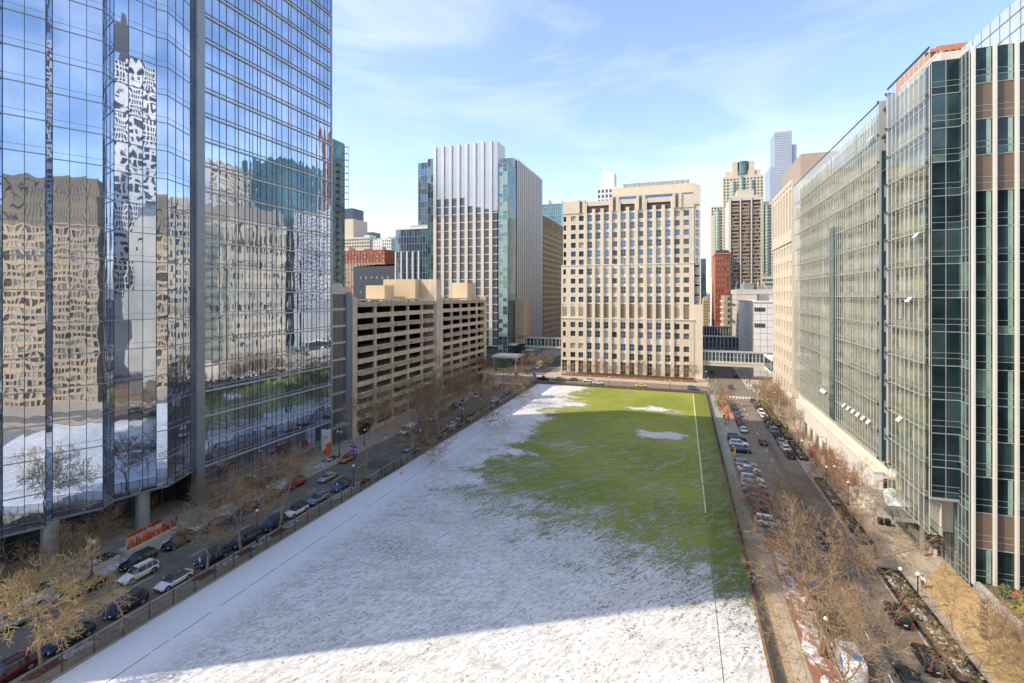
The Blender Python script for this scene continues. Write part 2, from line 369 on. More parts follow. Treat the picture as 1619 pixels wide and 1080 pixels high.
cov = ma('ADD', cov, ma('MULTIPLY', ma('SUBTRACT', n_fine, .5), 2.3))
snow = sstep(cov, .38, .70)
frost = ma('MULTIPLY', sstep(ma('ADD', gr_streak, ma('MULTIPLY', ma('SUBTRACT', n_fine, .5), .4)), .47, .66), ma('ADD', ma('MULTIPLY', sstep(PY, 178, 120), .55), .10))
snow = ma('MAXIMUM', snow, frost)
solid = sstep(ma('ADD', PX, ma('MULTIPLY', ma('SUBTRACT', n_mid, .5), 8.)), -48, -54.5); snow = ma('MAXIMUM', snow, ma('MULTIPLY', solid, .97))
vo = nd('ShaderNodeTexVoronoi', feature='F1'); vo.inputs['Scale'].default_value = 1.25; T.links.new(geo.outputs['Position'], vo.inputs['Vector'])
fleck = ma('MULTIPLY', sstep(vo.outputs['Distance'], .24, .12), sstep(ma('ADD', n_mid, ma('MULTIPLY', PY, -.0020)), .28, .46))
fleck = ma('MULTIPLY', fleck, ma('SUBTRACT', 1., sstep(PX, -47, -56)))
def mix(f, a, b_):
    n = nd('ShaderNodeMixRGB'); T.links.new(f, n.inputs[0]) if not isinstance(f, float) else None
    for i, x in ((1, a), (2, b_)):
        if isinstance(x, tuple): n.inputs[i].default_value = (*x, 1)
        else: T.links.new(x, n.inputs[i])
    return n.outputs[0]
grs = mix(sstep(n_fine, .3, .7), (.095, .125, .016), (.26, .31, .03)); grs = mix(ma('MULTIPLY', sstep(n_big, .38, .62), .7), grs, (.28, .30, .045)); grs = mix(ma('MULTIPLY', sstep(st1, .48, .66), .75), grs, (.22, .19, .085)); grs = mix(ma('MULTIPLY', sstep(n_mid, .55, .75), .5), grs, (.14, .13, .06))
grs = mix(ma('MULTIPLY', sstep(PX, 4.1, 4.4), .6), grs, (.09, .13, .02))
snc = mix(n_fine, (.66, .67, .69), (.82, .825, .835)); inner = sstep(PX, -56.5, -50)
snc = mix(ma('MULTIPLY', ma('MULTIPLY', sstep(n_dim, .50, .60), inner), .62), snc, (.30, .30, .24))
dirt = ma('MULTIPLY', ma('MULTIPLY', sstep(ma('ADD', ma('MULTIPLY', gr_streak, .6), ma('MULTIPLY', n_fine, .5)), .49, .64), .65), inner)
snc = mix(dirt, snc, (.27, .27, .19)); snc = mix(ma('MULTIPLY', ma('MULTIPLY', sstep(n_mid, .42, .62), inner), .30), snc, (.44, .44, .41)); snc = mix(ma('MULTIPLY', blob(-42.5, 66.5, 6, 3.2, .75), sstep(n_fine, .45, .6)), snc, (.16, .15, .12)); snc = mix(ma('MULTIPLY', fleck, .8), snc, (.22, .15, .09))
T.links.new(mix(snow, grs, snc), bsdf.inputs['Base Color'])
bpn = nd('ShaderNodeBump'); bpn.inputs['Distance'].default_value = .06; T.links.new(ma('ADD', ma('MULTIPLY', snow, .8), ma('ADD', n_fine, gr_streak)), bpn.inputs['Height']); T.links.new(bpn.outputs[0], bsdf.inputs['Normal'])
s = MB(); s.quad((FX0, FY0, .05), (FX1, FY0, .05), (FX1, FY1, .05), (FX0, FY1, .05)); struct('field', s, fm)
# edging line showing through the snow (broken) and the chalk line at the right
e = MB(); y = -5
while y < 206:
    l = rnd.uniform(1.5, 7) if y > 20 else 3; x = -56.1+rnd.uniform(-.06, .06)
    e.box(x-.03, x+.03, y, y+l, .05, .08); y += l+rnd.choice((.3, .5, 1.2, 2.4 if y < 110 else .4))
struct('kerb', e, mat('edging', (.09, .085, .08), .9, var=.2))
e = MB(); e.box(3.97, 4.05, 30, 96, .05, .08, 0); struct('kerb', e, mat('edging_rust', (.16, .10, .05), .9, var=.3))
s = MB(); s.quad((3.9, 96, .056), (4.12, 96, .056), (4.12, 209, .056), (3.9, 209, .056)); struct('field_line', s, mat('chalk', (.60, .62, .45), .9, var=.2, scale=2))
s = MB(); s.box(-63, 9, 211.52, 211.8, 0, .14); s.box(8.62, 8.95, -8, 211.5, .04, .12); struct('kerb', s, mat('leaf_litter_edge', (.22, .13, .06), .95, var=.4, scale=2))
# ---- markings
def dash(x, y0, y1, m=PAINT, w_=.13, z=.008):
    s = MB(); s.quad((x-w_/2, y0, z), (x+w_/2, y0, z), (x+w_/2, y1, z), (x-w_/2, y1, z)); o = s.build('road_marking', m, kind='structure')
for i in range(30): dash(-71.2, -20+i*8.2, -17+i*8.2)
for i in range(26): dash(20.5, -5+i*8.0, -2.2+i*8.0)
s = MB()
for i in range(9): s.quad((16.2+i*1.15, 207.5, .009), (16.8+i*1.15, 207.5, .009), (16.8+i*1.15, 210.5, .009), (16.2+i*1.15, 210.5, .009))
for i in range(10): s.quad((-76.6+i*1.15, 207.0, .009), (-76+i*1.15, 207, .009), (-76+i*1.15, 210, .009), (-76.6+i*1.15, 210, .009))
for i in range(10): s.quad((-77+i*1.15, 231.0, .009), (-76.4+i*1.15, 231, .009), (-76.4+i*1.15, 234, .009), (-77+i*1.15, 234, .009))
for i in range(12): s.quad((28.0, 214.2+i*1.25, .010), (31, 214.2+i*1.25, .010), (31, 214.8+i*1.25, .010), (28, 214.8+i*1.25, .010))
s.quad((11.9, 211.6, .009), (26, 211.6, .009), (26, 211.9, .009), (11.9, 211.9, .009))
s.quad((12, 205.0, .009), (20, 205, .009), (20, 205.4, .009), (12, 205.4, .009))
struct('road_marking', s, PAINT)
s = MB(); s.quad((-66, 221.2, .011), (11, 221.2, .011), (11, 221.35, .011), (-66, 221.35, .011)); struct('road_marking', s, PAINTY)
for y in [92.8+i*3.0 for i in range(19)]:
    s = MB(); s.quad((11.6, y, .009), (16.8, y, .009), (16.8, y+.1, .009), (11.6, y+.1, .009)); struct('road_marking', s, PAINT)
# asphalt and concrete patches, manholes
for (x0, x1, y0, y1, m) in ((-72.6, -70.2, 42.2, 45.2, KERB), (-76.9, -73, 60, 66, ASPH2), (-70.8, -66, 95, 101, ASPH2), (-74, -70, 118, 131, ASPH2), (21.2, 22.6, 60, 150, ASPH2), (15.8, 19, 52, 58, ASPH2), (16, 24, 96, 99.5, ASPH2), (22, 26, 110, 124, ASPH2), (12, 16, 140, 149, ASPH2), (-15, 5, 214, 217, ASPH2)):
    zz = .0045 if y1-y0 > 60 else .0063; s = MB(); s.quad((x0, y0, zz), (x1, y0, zz), (x1, y1, zz), (x0, y1, zz)); struct('road_patch', s, m)
for i, (x, y, l) in enumerate(((-71.4, 43.8, 'round iron manhole in the pale concrete patch of the left street'), (-72.6, 77, 'iron manhole near the middle of the left street beside the silver sedan'), (19.2, 168, 'iron manhole in the sunlit far part of the right street'), (22.0, 104.5, 'iron manhole in the right street beside the row of angled cars'))):
    s = MB(); s.tube((x, y, .009), (x, y, .022), .38, n=16); tag(s.build('manhole', DARKG), l, 'manhole cover', 'manhole covers in the roads')
q = random.Random(19); s = MB()
for (xa, xb, n) in ((-77, -66, 26), (12, 26, 34)):
    for k in range(n):
        x = q.uniform(xa, xb); y = q.uniform(30, 205); along = q.random() < .55; L = q.uniform(3, 14) if along else q.uniform(2, 7)
        for j in range(int(L)):
            nx, ny = (x+q.gauss(0, .12), y+1) if along else (x+1, y+q.gauss(0, .15))
            if not (xa < nx < xb): break
            w_ = q.uniform(.02, .05); s.quad((x-w_, y-w_, .0077), (x+w_, y-w_*0, .0077), (nx+w_, ny+w_*0, .0077), (nx-w_, ny+w_, .0077)); x, y = nx, ny
struct('road_crack', s, mat('tar_seal', (.045, .04, .036), .8, var=.2))
# tree strips, snow banks, mulch and red paving
def patch(name, cx, cy, rx, ry, m, z=.135, h=.05, n=14, sd_=0):
    q = random.Random(sd_+int(cx*7+cy*13)); s = MB(); P = []
    for i in range(n):
        a = 2*math.pi*i/n; k = q.uniform(.78, 1.12); P.append((cx+rx*k*max(-.9, min(.9, math.cos(a)*1.25)), cy+ry*k*max(-.92, min(.92, math.sin(a)*1.2))))
    I = [(cx+(x-cx)*.8, cy+(y-cy)*.85) for x, y in P]
    s.add([(x, y, z) for x, y in P]+[(x, y, z+h*q.uniform(.6, 1.2)) for x, y in I]+[(cx, cy, z+h)], [(i, (i+1) % n, n+(i+1) % n, n+i) for i in range(n)]+[(n+i, n+(i+1) % n, 2*n) for i in range(n)])
    o = s.build(name, m, smooth=True); o['kind'] = 'stuff'; return o
TREEL = [32.5, 51.2, 57.5, 64.2, 88.2, 108.7, 114.9, 121.8, 128.3, 133.9, 139.9, 160.1, 166.0, 203.9]
for y in TREEL:
    patch('mulch', -64.3, y, .85, 1.9, MULCH, .136)
    patch('snow', -64.35, y+3.4, .8, 2.2, SNOWP, .137, .08)
for y in (80.5, 84.5, 93, 103, 125, 131, 137, 144, 150, 170, 176, 182, 188, 194): patch('snow', -64.5, y, .65, 2.4, SNOWP, .137, .08)
for x, y, rx, ry in ((-79.2, 39, 1.4, 4.6), (-79.0, 48.2, 1.2, 2.2), (-78.8, 58.5, .9, 3.6), (-78.9, 66.0, .8, 2.0), (-78.8, 77, .9, 4.2), (-79.6, 82.5, 1.2, 3.4), (-79.8, 95, 1.4, 3.5), (-78.3, 118, .5, 3), (-78.3, 135, .5, 5), (-78.2, 150, .5, 6)): patch('snow', x, y, rx, ry, SNOWP, .137, .09)
s = MB()
s.quad((13.0, 171, .1345), (15.4, 171, .1345), (15.4, 206, .1345), (12.2, 206, .1345)); struct('brick_strip', s, mat('orange_brick_strip', (.48, .17, .07), .9, var=.25, scale=1.5))
s = MB(); s.quad((12.7, 40, .1345), (15.5, 40, .1345), (15.5, 90.6, .1345), (12.7, 90.6, .1345)); struct('brick_strip', s, REDB)
for i, y in enumerate((46, 52, 56.5, 62.5, 66.5, 71, 74.5, 79, 84)): patch('snow', 14.1+(i % 3-1)*.3, y, 1.1, 2.6, SNOWR, .137, .05)
s = MB(); s.quad((9.2, -20, .135), (11.0, -20, .135), (11.0, 88, .135), (9.2, 88, .135)); struct('pavement', s, mat('tan_walk', (.36, .27, .16), .9, var=.15, scale=.8))
s = MB(); s.quad((29.8, 50, .1352), (39, 50, .1352), (36.8, 90, .1352), (31.2, 82, .1352)); struct('pavement', s, mat('ochre_plaza', (.42, .29, .13), .88, var=.15, scale=.4))
# ================================================================ THE GLASS TOWER (left)
FH = 4.83; ZL = [6.99+FH*i for i in range(28)]; ZTOP = ZL[-1]
tower = thing('glass_tower', 'very tall mirror glass hospital tower with folded facets left of the snowy field', 'tower', (-100, 60, 0))
PL = [(-87.4, 16), (-85.6, 20), (-87.6, 22), (-85.4, 28), (-87.6, 30.5), (-86, 36.5), (-88.0, 39.9), (-86.0, 43.7), (-87.6, 45.3), (-85.0, 50.4), (-86.4, 52.8), (-85.1, 58.6), (-84.2, 59.9), (-86.6, 65.9), (-87.05, 67.0)]
c_ = MB(); c_.prism([(-137.5, 16)]+[(x-.35, y) for x, y in PL]+[(-87.3, 105.0), (-137.5, 105.0)], ZL[0]+.3, ZTOP)
c_.box(-136, -93.5, 18, 68, 0, ZL[0]+.3); c_.box(-137.5, -87.3, 68.0, 105.0, 0, ZL[0]+.3); c_.build('wall', TGDARK, tower)
def panemesh(w_, h, seed):
    q = random.Random(seed); n = 4; m = MB(); a = q.uniform(.003, .008)*min(w_, 1.8)/1.6*(1 if q.random() < .6 else -1); kx = q.uniform(-.003, .003); kz = q.uniform(-.002, .002)
    vs = []
    for j in range(n+1):
        for i in range(n+1):
            x = i/n; z = j/n; y = -a*math.sin(math.pi*x)*math.sin(math.pi*z)*1.2+kx*(x-.5)*w_+kz*(z-.5)*h
            vs.append((x*w_, y, z*h))
    m.add(vs, [(j*(n+1)+i, j*(n+1)+i+1, (j+1)*(n+1)+i+1, (j+1)*(n+1)+i) for j in range(n) for i in range(n)])
    return m.mesh('pane', [TGLASS], smooth=True)
items = []; mull = MB(); trans = MB(); PC = {}
def getpane(w_, h):
    k = (round(w_, 2), round(h, 2), rnd.randrange(5))
    if k not in PC: PC[k] = panemesh(w_, h, hash(k) & 0xffff)
    return PC[k]
dark_facets = {7: 0}
for i in range(len(PL)-1):
    (xa, ya), (xb, yb) = PL[i], PL[i+1]; F = fr(xa, ya, xb-xa, yb-ya); L = math.hypot(xb-xa, yb-ya); n = max(1, round(L/2.2)); wd = L/n
    mull.M = F; trans.M = F
    for k in range(n+1): mull.box(k*wd-.035, k*wd+.035, -.07, .0, ZL[0], ZTOP)
    for z in ZL:
        trans.box(0, L, -.10, .0, z-.07, z+.07); trans.box(0, L, -.06, .0, z+.95, z+1.0)
    for j in range(len(ZL)-1):
        for k in range(n):
            items.append((getpane(wd-.07, FH-.14), F @ Matrix.Translation((k*wd+.035, -.02, ZL[j]+.07))))
mull.build('mullion', DARK, tower, kind='stuff'); trans.build('transom', GREY, tower, kind='stuff')
s = MB(); s.box(-87.9, -86.3, 67.0, 68.6, 0, ZTOP); s.build('corner_column', GREY, tower)
s = MB(); s.box(-88, -86.9, 22.05, 22.35, ZL[0], ZTOP); s.build('fin', GREYL, tower)
# right wing: even wall with bold horizontal ledges and irregular mullions
F = fr(-87, 68.6, 0, 1); L = 36.2; xs = [0.]; q = random.Random(5)
while xs[-1] < L-1.2: xs.append(min(L, xs[-1]+q.choice((.8, 1.2, 1.6, 1.6, 2.0))))
xs[-1] = L
mull = MB(F); led = MB(F); led2 = MB(F)
for x in xs: mull.box(x-.03, x+.03, -.10, 0, .5, ZTOP)
for z in [ZL[0]-FH]+ZL:
    pass
for j in range(-1, len(ZL)-1):
    for a, b_ in zip(xs[:-1], xs[1:]):
        items.append((getpane(round(b_-a, 2)-.06, FH-.2), F @ Matrix.Translation((a+.03, -.02, ZL[0]+FH*j+.1))))
s = MB(F); s.box(0, L, -.05, 0, 0, ZL[0]-FH-.16); s.build('plinth', GREY, tower)
mull.build('mullion', DARK, tower, kind='stuff')
for z in [ZL[0]-FH]+ZL: each('ledge', [(0, L, -.34, 0, z-.16, z+.10)], GREYL, tower, F); each('transom', [(0, L, -.18, 0, z+.62, z+.76)], GREY, tower, F)
s = MB(); s.box(-87.3, -86.8, 104.8, 105.15, 0, ZTOP); s.build('corner_trim', GREYL, tower)
for me in {id(m): m for m, _ in items}.values(): pass
pieces('pane', items, tower, 300)
# undercroft: soffit, glazed ground floor with doors, round columns
s = MB(); s.prism([(-93.5, 16)]+[(x, y) for x, y in PL]+[(-93.5, 68)], ZL[0]-.25, ZL[0]); s.build('soffit', GREY, tower)
F = fr(-93.4, 16, 0, 1); items = []
for i in range(20): items.append((winmesh(2.45, 3.1, SLATE, GREY, nv=0), F @ Matrix.Translation((i*2.6, -.05, .3)))); items.append((winmesh(2.45, 3.1, SLATE, GREY, nv=0), F @ Matrix.Translation((i*2.6, -.05, 3.5))))
pieces('window', items, tower, 60)
for y in (45.0, 58.0, 31.5): s = MB(); s.tube((-87.6, y, .1), (-87.6, y, 6.8), 1.05, n=20); s.build('column', GREYL, tower, smooth=False)
for y in (50.2, 62.5):
    d = MB(); d.box(-93.45, -93.2, y, y+2.0, .13, 2.6); o = d.build('door', BROWND, tower); d = MB(); d.box(-93.2, -93.14, y+.9, y+1.0, 1.0, 1.5); d.build('handle', GREYL, o)
d = MB(); d.box(-86.95, -86.8, 87.0, 90.4, .13, 5.6); d.build('doorway', BROWND, tower)

# annex: grey panel bays
annex = thing('office_annex', 'grey metal and glass annex between the mirror tower and the parking garage', 'building', (-98, 109, 0))
core(annex, -120, -87.3, 105.2, 113.2, 40.6, GREY)
F = fr(-87.3, 105.2, 0, 1); items = []; each('ledge', [(0, 5.6, -.35, 0, .6+j*4.5+3.9, .6+j*4.5+4.35) for j in range(9)], GREYL, annex, F)
for j in range(9):
    z = .6+j*4.5
    for i in range(3): items.append((winmesh(1.78, 3.85, mat('grey_screen', (.13, .13, .12), .35, .3), GREY, nv=1), F @ Matrix.Translation((.1+i*1.82, -.06, z))))
pieces('window', items, annex, 300)
s = MB(F); s.box(5.65, 8.0, -.55, 0, 0, 40.9); s.build('pilaster', mat('blue_grey_panel', (.20, .24, .28), .5, .3, var=.05), annex)
s = MB(F); s.box(0, 5.6, -.4, 0, 40.3, 40.9); s.build('parapet', GREYL, annex)
s = MB(F); s.box(.2, 5.4, .6, .75, 40.9, 43.2); s.box(.2, .35, .75, 4, 40.9, 43.2); s.build('roof_screen', CONCL, annex)

# ================================================================ PARKING GARAGE
gar = thing('parking_garage', 'tan concrete multi storey parking garage with open decks and planter ledges', 'parking garage', (-105, 162, 0))
s = MB(); s.box(-128, -91.5, 114, 210, 0, 3)
GZ = [38.1-3.26*i for i in range(12)]       # deck rails
for z in GZ[:-1]: s.box(-128, -87.4, 114.2, 210.3, z-1.25, z-.95)
s.box(-128, -127.6, 114, 210.5, 3, 37.4); s.build('deck', CONC, gar)
s = MB(); s.box(-98.2, -98.0, 114.5, 210, 1.2, 36.5); s.box(-97.9, -87.5, 209.6, 209.9, 1.2, 36.5); s.box(-97.9, -87.5, 162.5, 162.8, 1.2, 36.5); s.build('back_wall', BLACK, gar)  # black sheets stand in for the shade deep inside the decks
def garage_section(y0, y1, n):
    F = fr(-87, y0, 0, 1); L = y1-y0; b = MB(F); pl = MB(F); bw = L/n
    each('spandrel', [(0, L, 0, .3, z-1.45, z-.02) for z in GZ[:-1]]+[(0, L, 0, .3, .13, 1.1)], CONC, gar, F)
    j = MB(F)
    for z in GZ[:-1]:
        for k in range(int(L/3.0)): j.box(.6+k*3.0, .64+k*3.0, -.006, 0, z-1.45, z-.02)
    j.build('panel_joint', mat('joint_line', (.22, .18, .13), .9, var=0), gar)  # thin dark joint lines between the spandrel panels
    for i in range(n+1):
        c = MB(F); c.box(i*bw-.42, i*bw+.42, -.12, .6, 1.1, 36.6 if i % n else 37.6); c.build('column', CONC, gar)
    k = 0
    for r_ in range(0, 10, 2):
        z = GZ[r_]-.02
        for i in range(n):
            x = i*bw+.7; w_ = bw-1.0
            p = MB(F); p.box(x, x+w_, -1.15, -.02, z-1.35, z-.35); o = p.build('planter_box', mat('pinkish_concrete', (.50, .37, .26), .85, var=.1), gar)
            h = MB(F)
            for t_ in range(46):
                a = x+rnd.uniform(.05, w_-.05); yy = rnd.uniform(-1.0, -.1); h.tube((a, yy, z-.4), (a+rnd.uniform(-.35, .35), yy+rnd.uniform(-.25, .1), z-.35+rnd.uniform(.1, .55)), .025, .01, n=3, cap=False)
            o2 = h.build('dry_plants', TWIG, o); o2['kind'] = 'stuff'
garage_section(115.2, 161.3, 5); garage_section(167.4, 209.3, 5)
s = MB()
s.box(-88.5, -86.7, 113.35, 115.0, 0, 39.6); s.box(-93, -86.3, 161.5, 165.4, 0, 46.0); s.box(-92, -86.6, 165.8, 167.2, 0, 39.4); s.box(-89, -86.7, 209.5, 211.2, 0, 39.6); s.build('stair_tower', CONC, gar)
each('penthouse', [(x0, x1, y0, y1, 37, z1) for (x0, x1, y0, y1, z1, ) in ((-109, -101, 150, 156, 43.6), (-106, -99.8, 122, 130, 42.6), (-107, -93.2, 158, 165, 46.0), (-97, -89.5, 196, 205, 45.6))], mat('sun_tint_stucco', (.62, .50, .33), .85, var=.05), gar)  # sunlit yellow tone is put into the stucco colour itself
s = MB()
for i in range(11):
    y = 115.5+i*4.4 if i < 11 else 0; s.box(-87.2, -86.9, y, y+.35, 36.6, 39.0)
for i in range(10): y = 168+i*4.4; s.box(-87.2, -86.9, y, y+.35, 36.6, 39.0)
s.box(-87.15, -86.95, 115, 161, 38.5, 38.95); s.box(-87.15, -86.95, 167.4, 209, 38.5, 38.95); s.build('roof_rail', CONC, gar)
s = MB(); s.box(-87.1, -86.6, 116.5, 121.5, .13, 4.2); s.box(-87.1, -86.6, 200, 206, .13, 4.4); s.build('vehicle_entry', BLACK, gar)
# ground floor windows and arches
F = fr(-86.95, 123, 0, 1); pieces('window', [(winmesh(2.2, 1.6, GLD, DARK), F @ Matrix.Translation((i*3.3, -.03, 1.9))) for i in range(11)], gar, 40)

GLDK = mat('window_black', (.018, .022, .03), .35, 0., var=.3, spec=.15)
# ================================================================ SILVER TOWER (pavilion) at the end of the left street
lav = thing('medical_tower', 'silver and cream striped office tower with teal glass corner behind the garage', 'tower', (-115, 285, 0))
LX0, LX1, LY0, LY1 = -139.5, -90.4, 250, 320
core(lav, LX0, LX1, LY0+.4, LY1, 112.6, TEAL); core(lav, -135, -96, 251, 262, 124.8, SILVER, z0=112.6)
core(lav, -135, LX1-.4, 262.1, LY1-.3, 118.5, SILVER, z0=112.6)
F = fr(-135.2, LY0, 1, 0); L = 39.4; nb = 8; bw = L/nb; PRB = []; TPB = []; items = []; sl = MB(F); top = MB(F)
for i in range(nb):
    x = i*bw; wide = 1.9
    PRB.append((x, x+wide, -.9, .4, 12, 84)); TPB.append((x, x+wide, -.9, .4, 84, 125.2))
    TPB.append((x+wide+.05, x+bw-.05, -.25, .4, 95-(i*1.2 if i > 3 else 0), 125.0))
    for v in (.28, .52, .76): sl.box(x+wide+(bw-wide)*v-.05, x+wide+(bw-wide)*v+.05, -.4, -.25, 12, 125.1)
    for j in range(19):
        z = 12+j*4.6
        if z+4.5 < 95:
            sl.box(x+wide, x+bw, -.3, .4, z-.12, z+.28)
            for k in range(2): items.append((winmesh((bw-wide)/2-.1, 4.1, rnd.choice((GLDK, GLDK, GLDK)), DARKG, nv=0), F @ Matrix.Translation((x+wide+.05+k*(bw-wide)/2, .05, z+.3))))
each('pier', PRB, mat('pale_precast', (.63, .58, .49), .8, var=.05), lav, F); each('crown_panel', TPB, SILVER, lav, F); sl.build('mullion', WHITEM, lav, kind='stuff'); pieces('window', items, lav, 300)
def glassgrid(root, F, L, z0, z1, nb, nf, glasses, bar=GREYL, name='window', limit=0, bt=.08, spn=.5, pd=.1):
    items = []; m = MB(F); bw = L/nb; fh = (z1-z0)/nf
    for i in range(nb+1): m.box(i*bw-bt/2, i*bw+bt/2, -pd, 0, z0, z1)
    for j in range(nf+1): m.box(0, L, -pd*.8, 0, z0+j*fh-bt/2, z0+j*fh+bt/2); 
    for j in range(nf):
        for i in range(nb):
            g_ = rnd.choice(glasses); k = ('gg', round(bw, 3), round(fh, 3), g_.name)
            if k not in WC:
                t_ = MB(); t_.quad((bt/2, 0, bt/2), (bw-bt/2, 0, bt/2), (bw-bt/2, 0, fh-bt/2), (bt/2, 0, fh-bt/2)); WC[k] = t_.mesh('window', [g_])
            items.append((WC[k], F @ Matrix.Translation((i*bw, -.03, z0+j*fh))))
    m.build('mullion', bar, root); pieces(name, items, root, limit)
PGR = mat('pale_green_spandrel', (.30, .40, .38), .3, .2)
glassgrid(lav, fr(-95.6, LY0+.4, 1, 0), 5.2, 8, 112.6, 2, 44, [TEAL, PGR, PGR], WHITEM)
glassgrid(lav, fr(LX1, LY0+.4, 0, 1), 15.5, 8, 112.6, 5, 23, [TEAL, GLG, NAVYG], GREY)
glassgrid(lav, fr(-139.5, LY0+.4, 1, 0), 4.2, 8, 119.0, 2, 24, [TEAL, GLG, SLATE], GREYL)
core(lav, -139.5, -135.3, 250.5, 262, 119, GREYL, z0=112.6)
F = fr(LX1, 266, 0, 1); s = MB(F); s.box(0, 54, -.3, 0, 12, 118.5); s.build('side_panel', mat('mid_grey_panel', (.24, .24, .24), .4, .4, var=.05), lav)
each('fin', [(i*3.6, i*3.6+1.5, -.55, -.3, 8, 119.5-(i % 3)*.2) for i in range(15)], mat('pale_fin', (.60, .58, .55), .5, .2, var=.04), lav, F)
s = MB(); s.box(-90.0, -84.5, 262, 276, 12.6, 37); s.build('bay', mat('tan_panel', (.46, .36, .26), .8, var=.05), lav)
s = MB()
for k in range(5): s.box(-90.0, -84.44, 261.94, 276.06, 17+k*4, 17.1+k*4)
s.build('panel_joint', mat('joint_line', (.2, .2, .2)), lav)  # thin dark joint lines round the bay
s = MB(); s.box(-96, -86.5, 252, 258, 12.4, 13.3); s.box(-94, -80, 236, 249, 7.6, 8.6); s.box(-84, -79, 262, 300, 8.8, 9.8); s.build('canopy', CONCL, lav)
s = MB(); s.box(-90.2, -84.8, 262.5, 275, 0, 12.5); s.build('lobby', SLATE, lav)
for i, (x, y) in enumerate(((-93, 237), (-81, 237), (-81, 248))): s = MB(); s.tube((x, y, .1), (x, y, 7.6), .35, n=10); s.build('column', CONCL, lav)
def text(name, body, size, F, m, parent, ext=.05, off=(0, 0, 0), align='LEFT', space=1.):
    cu = bpy.data.curves.new(name, 'FONT'); cu.body = body; cu.size = size; cu.extrude = ext; cu.align_x = align; cu.resolution_u = 2; cu.space_character = space
    tmp = bpy.data.objects.new('tmp', cu); COL.objects.link(tmp); dg = bpy.context.evaluated_depsgraph_get(); dg.update()
    me = bpy.data.meshes.new_from_object(tmp.evaluated_get(dg)); bpy.data.objects.remove(tmp)
    me.materials.clear(); me.materials.append(m)
    M = Matrix.Translation(-(wloc(parent) if parent else Vector())) @ F @ Matrix.Translation(off) @ Matrix.Rotation(R(90), 4, 'X'); me.transform(M)
    o = bpy.data.objects.new(name, me); COL.objects.link(o)
    if parent: o.parent = parent
    return o
text('lettering', 'Northwestern\nMedicine', 1.25, fr(-89.9, 262, 1, 0), BROWND, lav, off=(.6, -.08, 16.6))
# low dark wing of the silver tower and its tall dark wing
wing = thing('glass_wing', 'low navy glass block with white vertical fins left of the silver tower', 'building', (-152, 262, 0))
core(wing, -162, -139.8, 252, 290, 79, SLATE)
glassgrid(wing, fr(-162, 252, 1, 0), 22, 2, 79, 12, 18, [NAVYG, SLATE, GLB], WHITEM); s = MB(fr(-162, 252, 1, 0))
for i in range(5): s.box(i*3.9, i*3.9+.7, -.9, -.1, 2, 66)
s.build('fin', WHITE, wing); parapet(wing, -162, -139.8, 252, 290, 79, 1.2, WHITE)
s = MB(); s.box(-158, -146, 262, 280, 79, 83); s.build('penthouse', CONCL, wing)
dk = thing('dark_glass_tower', 'narrow dark blue glass tower shoulder just left of the silver tower top', 'tower', (-150, 300, 0))
core(dk, -170, -150.8, 292, 310, 130, SLATE); glassgrid(dk, fr(-170, 292, 1, 0), 19, 60, 130, 8, 16, [NAVYG, SLATE, GLD], GREYL)

# ================================================================ LIMESTONE HOSPITAL BLOCK (far end, centre)
fb = thing('limestone_hospital', 'wide cream limestone hospital block facing the far end of the grass', 'hospital building', (-26, 280, 0))
UX0, UX1 = -59.3, 8.2; 
core(fb, UX0+.1, UX1-.1, 251.2, 300, 86.6, STONE); core(fb, UX0-.9, UX1+.2, 250.9, 252.6, 55.6, STONE)
wxs = [(880+x/6.75) for x in (85, 175, 260, 350, 438, 530, 617, 710, 803, 895, 993, 1088, 1186, 1283, 1383)]
def ux(u, Y=250.):
    k = (u-809.5)/770; d = Y/(k*.3303+.9439); return k*d*.9439-d*.3303
WX = [ux(u) for u in wxs]
kinds = 'npp' + 'ttt' + 'p' + 'tt' + 'p' + 'ttt' + 'p' + 'p'
upz = [79.9, 75.3, 70.7, 66.1, 61.5, 57.2]; loz = [52.2, 47.4, 42.7, 37.9]; b1 = [24.8, 20.2, 13.9, 9.2]
items = []; wh = MB(); gl = [GLD, GLD, GLB, SLATE, BLIND, GLB]
wallU = MB(); wallL = MB()
def openings(mb, y, zs, z0, z1, off=0.):
    """stone wall with a hole per window: piers between columns and bands between rows"""
    xs_ = []
    for x, k in zip(WX, kinds):
        hw = {'n': .75, 'p': 1.25, 't': 1.3}[k]; xs_.append((x+off-hw, x+off+hw, k))
    e0 = UX0-(1. if off == 0 else 0); prev = UX0-.8 if z1 < 57 else UX0; end = UX1-2.9
    for a, b_, k in xs_+[(end, end, 'e')]:
        mb.box(prev, a, y, y+.6, z0, z1); prev = b_
    for a, b_, k in xs_:
        zz = sorted(zs); lo = z0
        for z in zz:
            h = 1.35 if k in 'pn' else 1.75
            if k == 't': wh.box(a, b_, y+.35, y+.6, lo, z-h)
            else: mb.box(a, b_, y, y+.6, lo, z-h)
            items.append((winmesh(round(b_-a, 2), 2*h, rnd.choice(gl), WHITEM if k == 't' else DARK, fw=.12, nv=1, nh=1 if k == 't' else 0), fr(a, y+.5, 1, 0) @ Matrix.Translation((0, 0, z-h))))
            lo = z+h
        if k == 't': wh.box(a, b_, y+.35, y+.6, lo, z1)
        else: mb.box(a, b_, y, y+.6, lo, z1)
openings(wallU, 250.6, upz, 55.6, 82.6); openings(wallL, 249.9, loz, 35.6, 55.6); 
low = MB(); openings(low, 249.4, b1, 6.6, 28.2)
wallU.build('upper_wall', STONE, fb); wallL.build('middle_wall', STONE2, fb); low.build('lower_wall', STONE, fb)
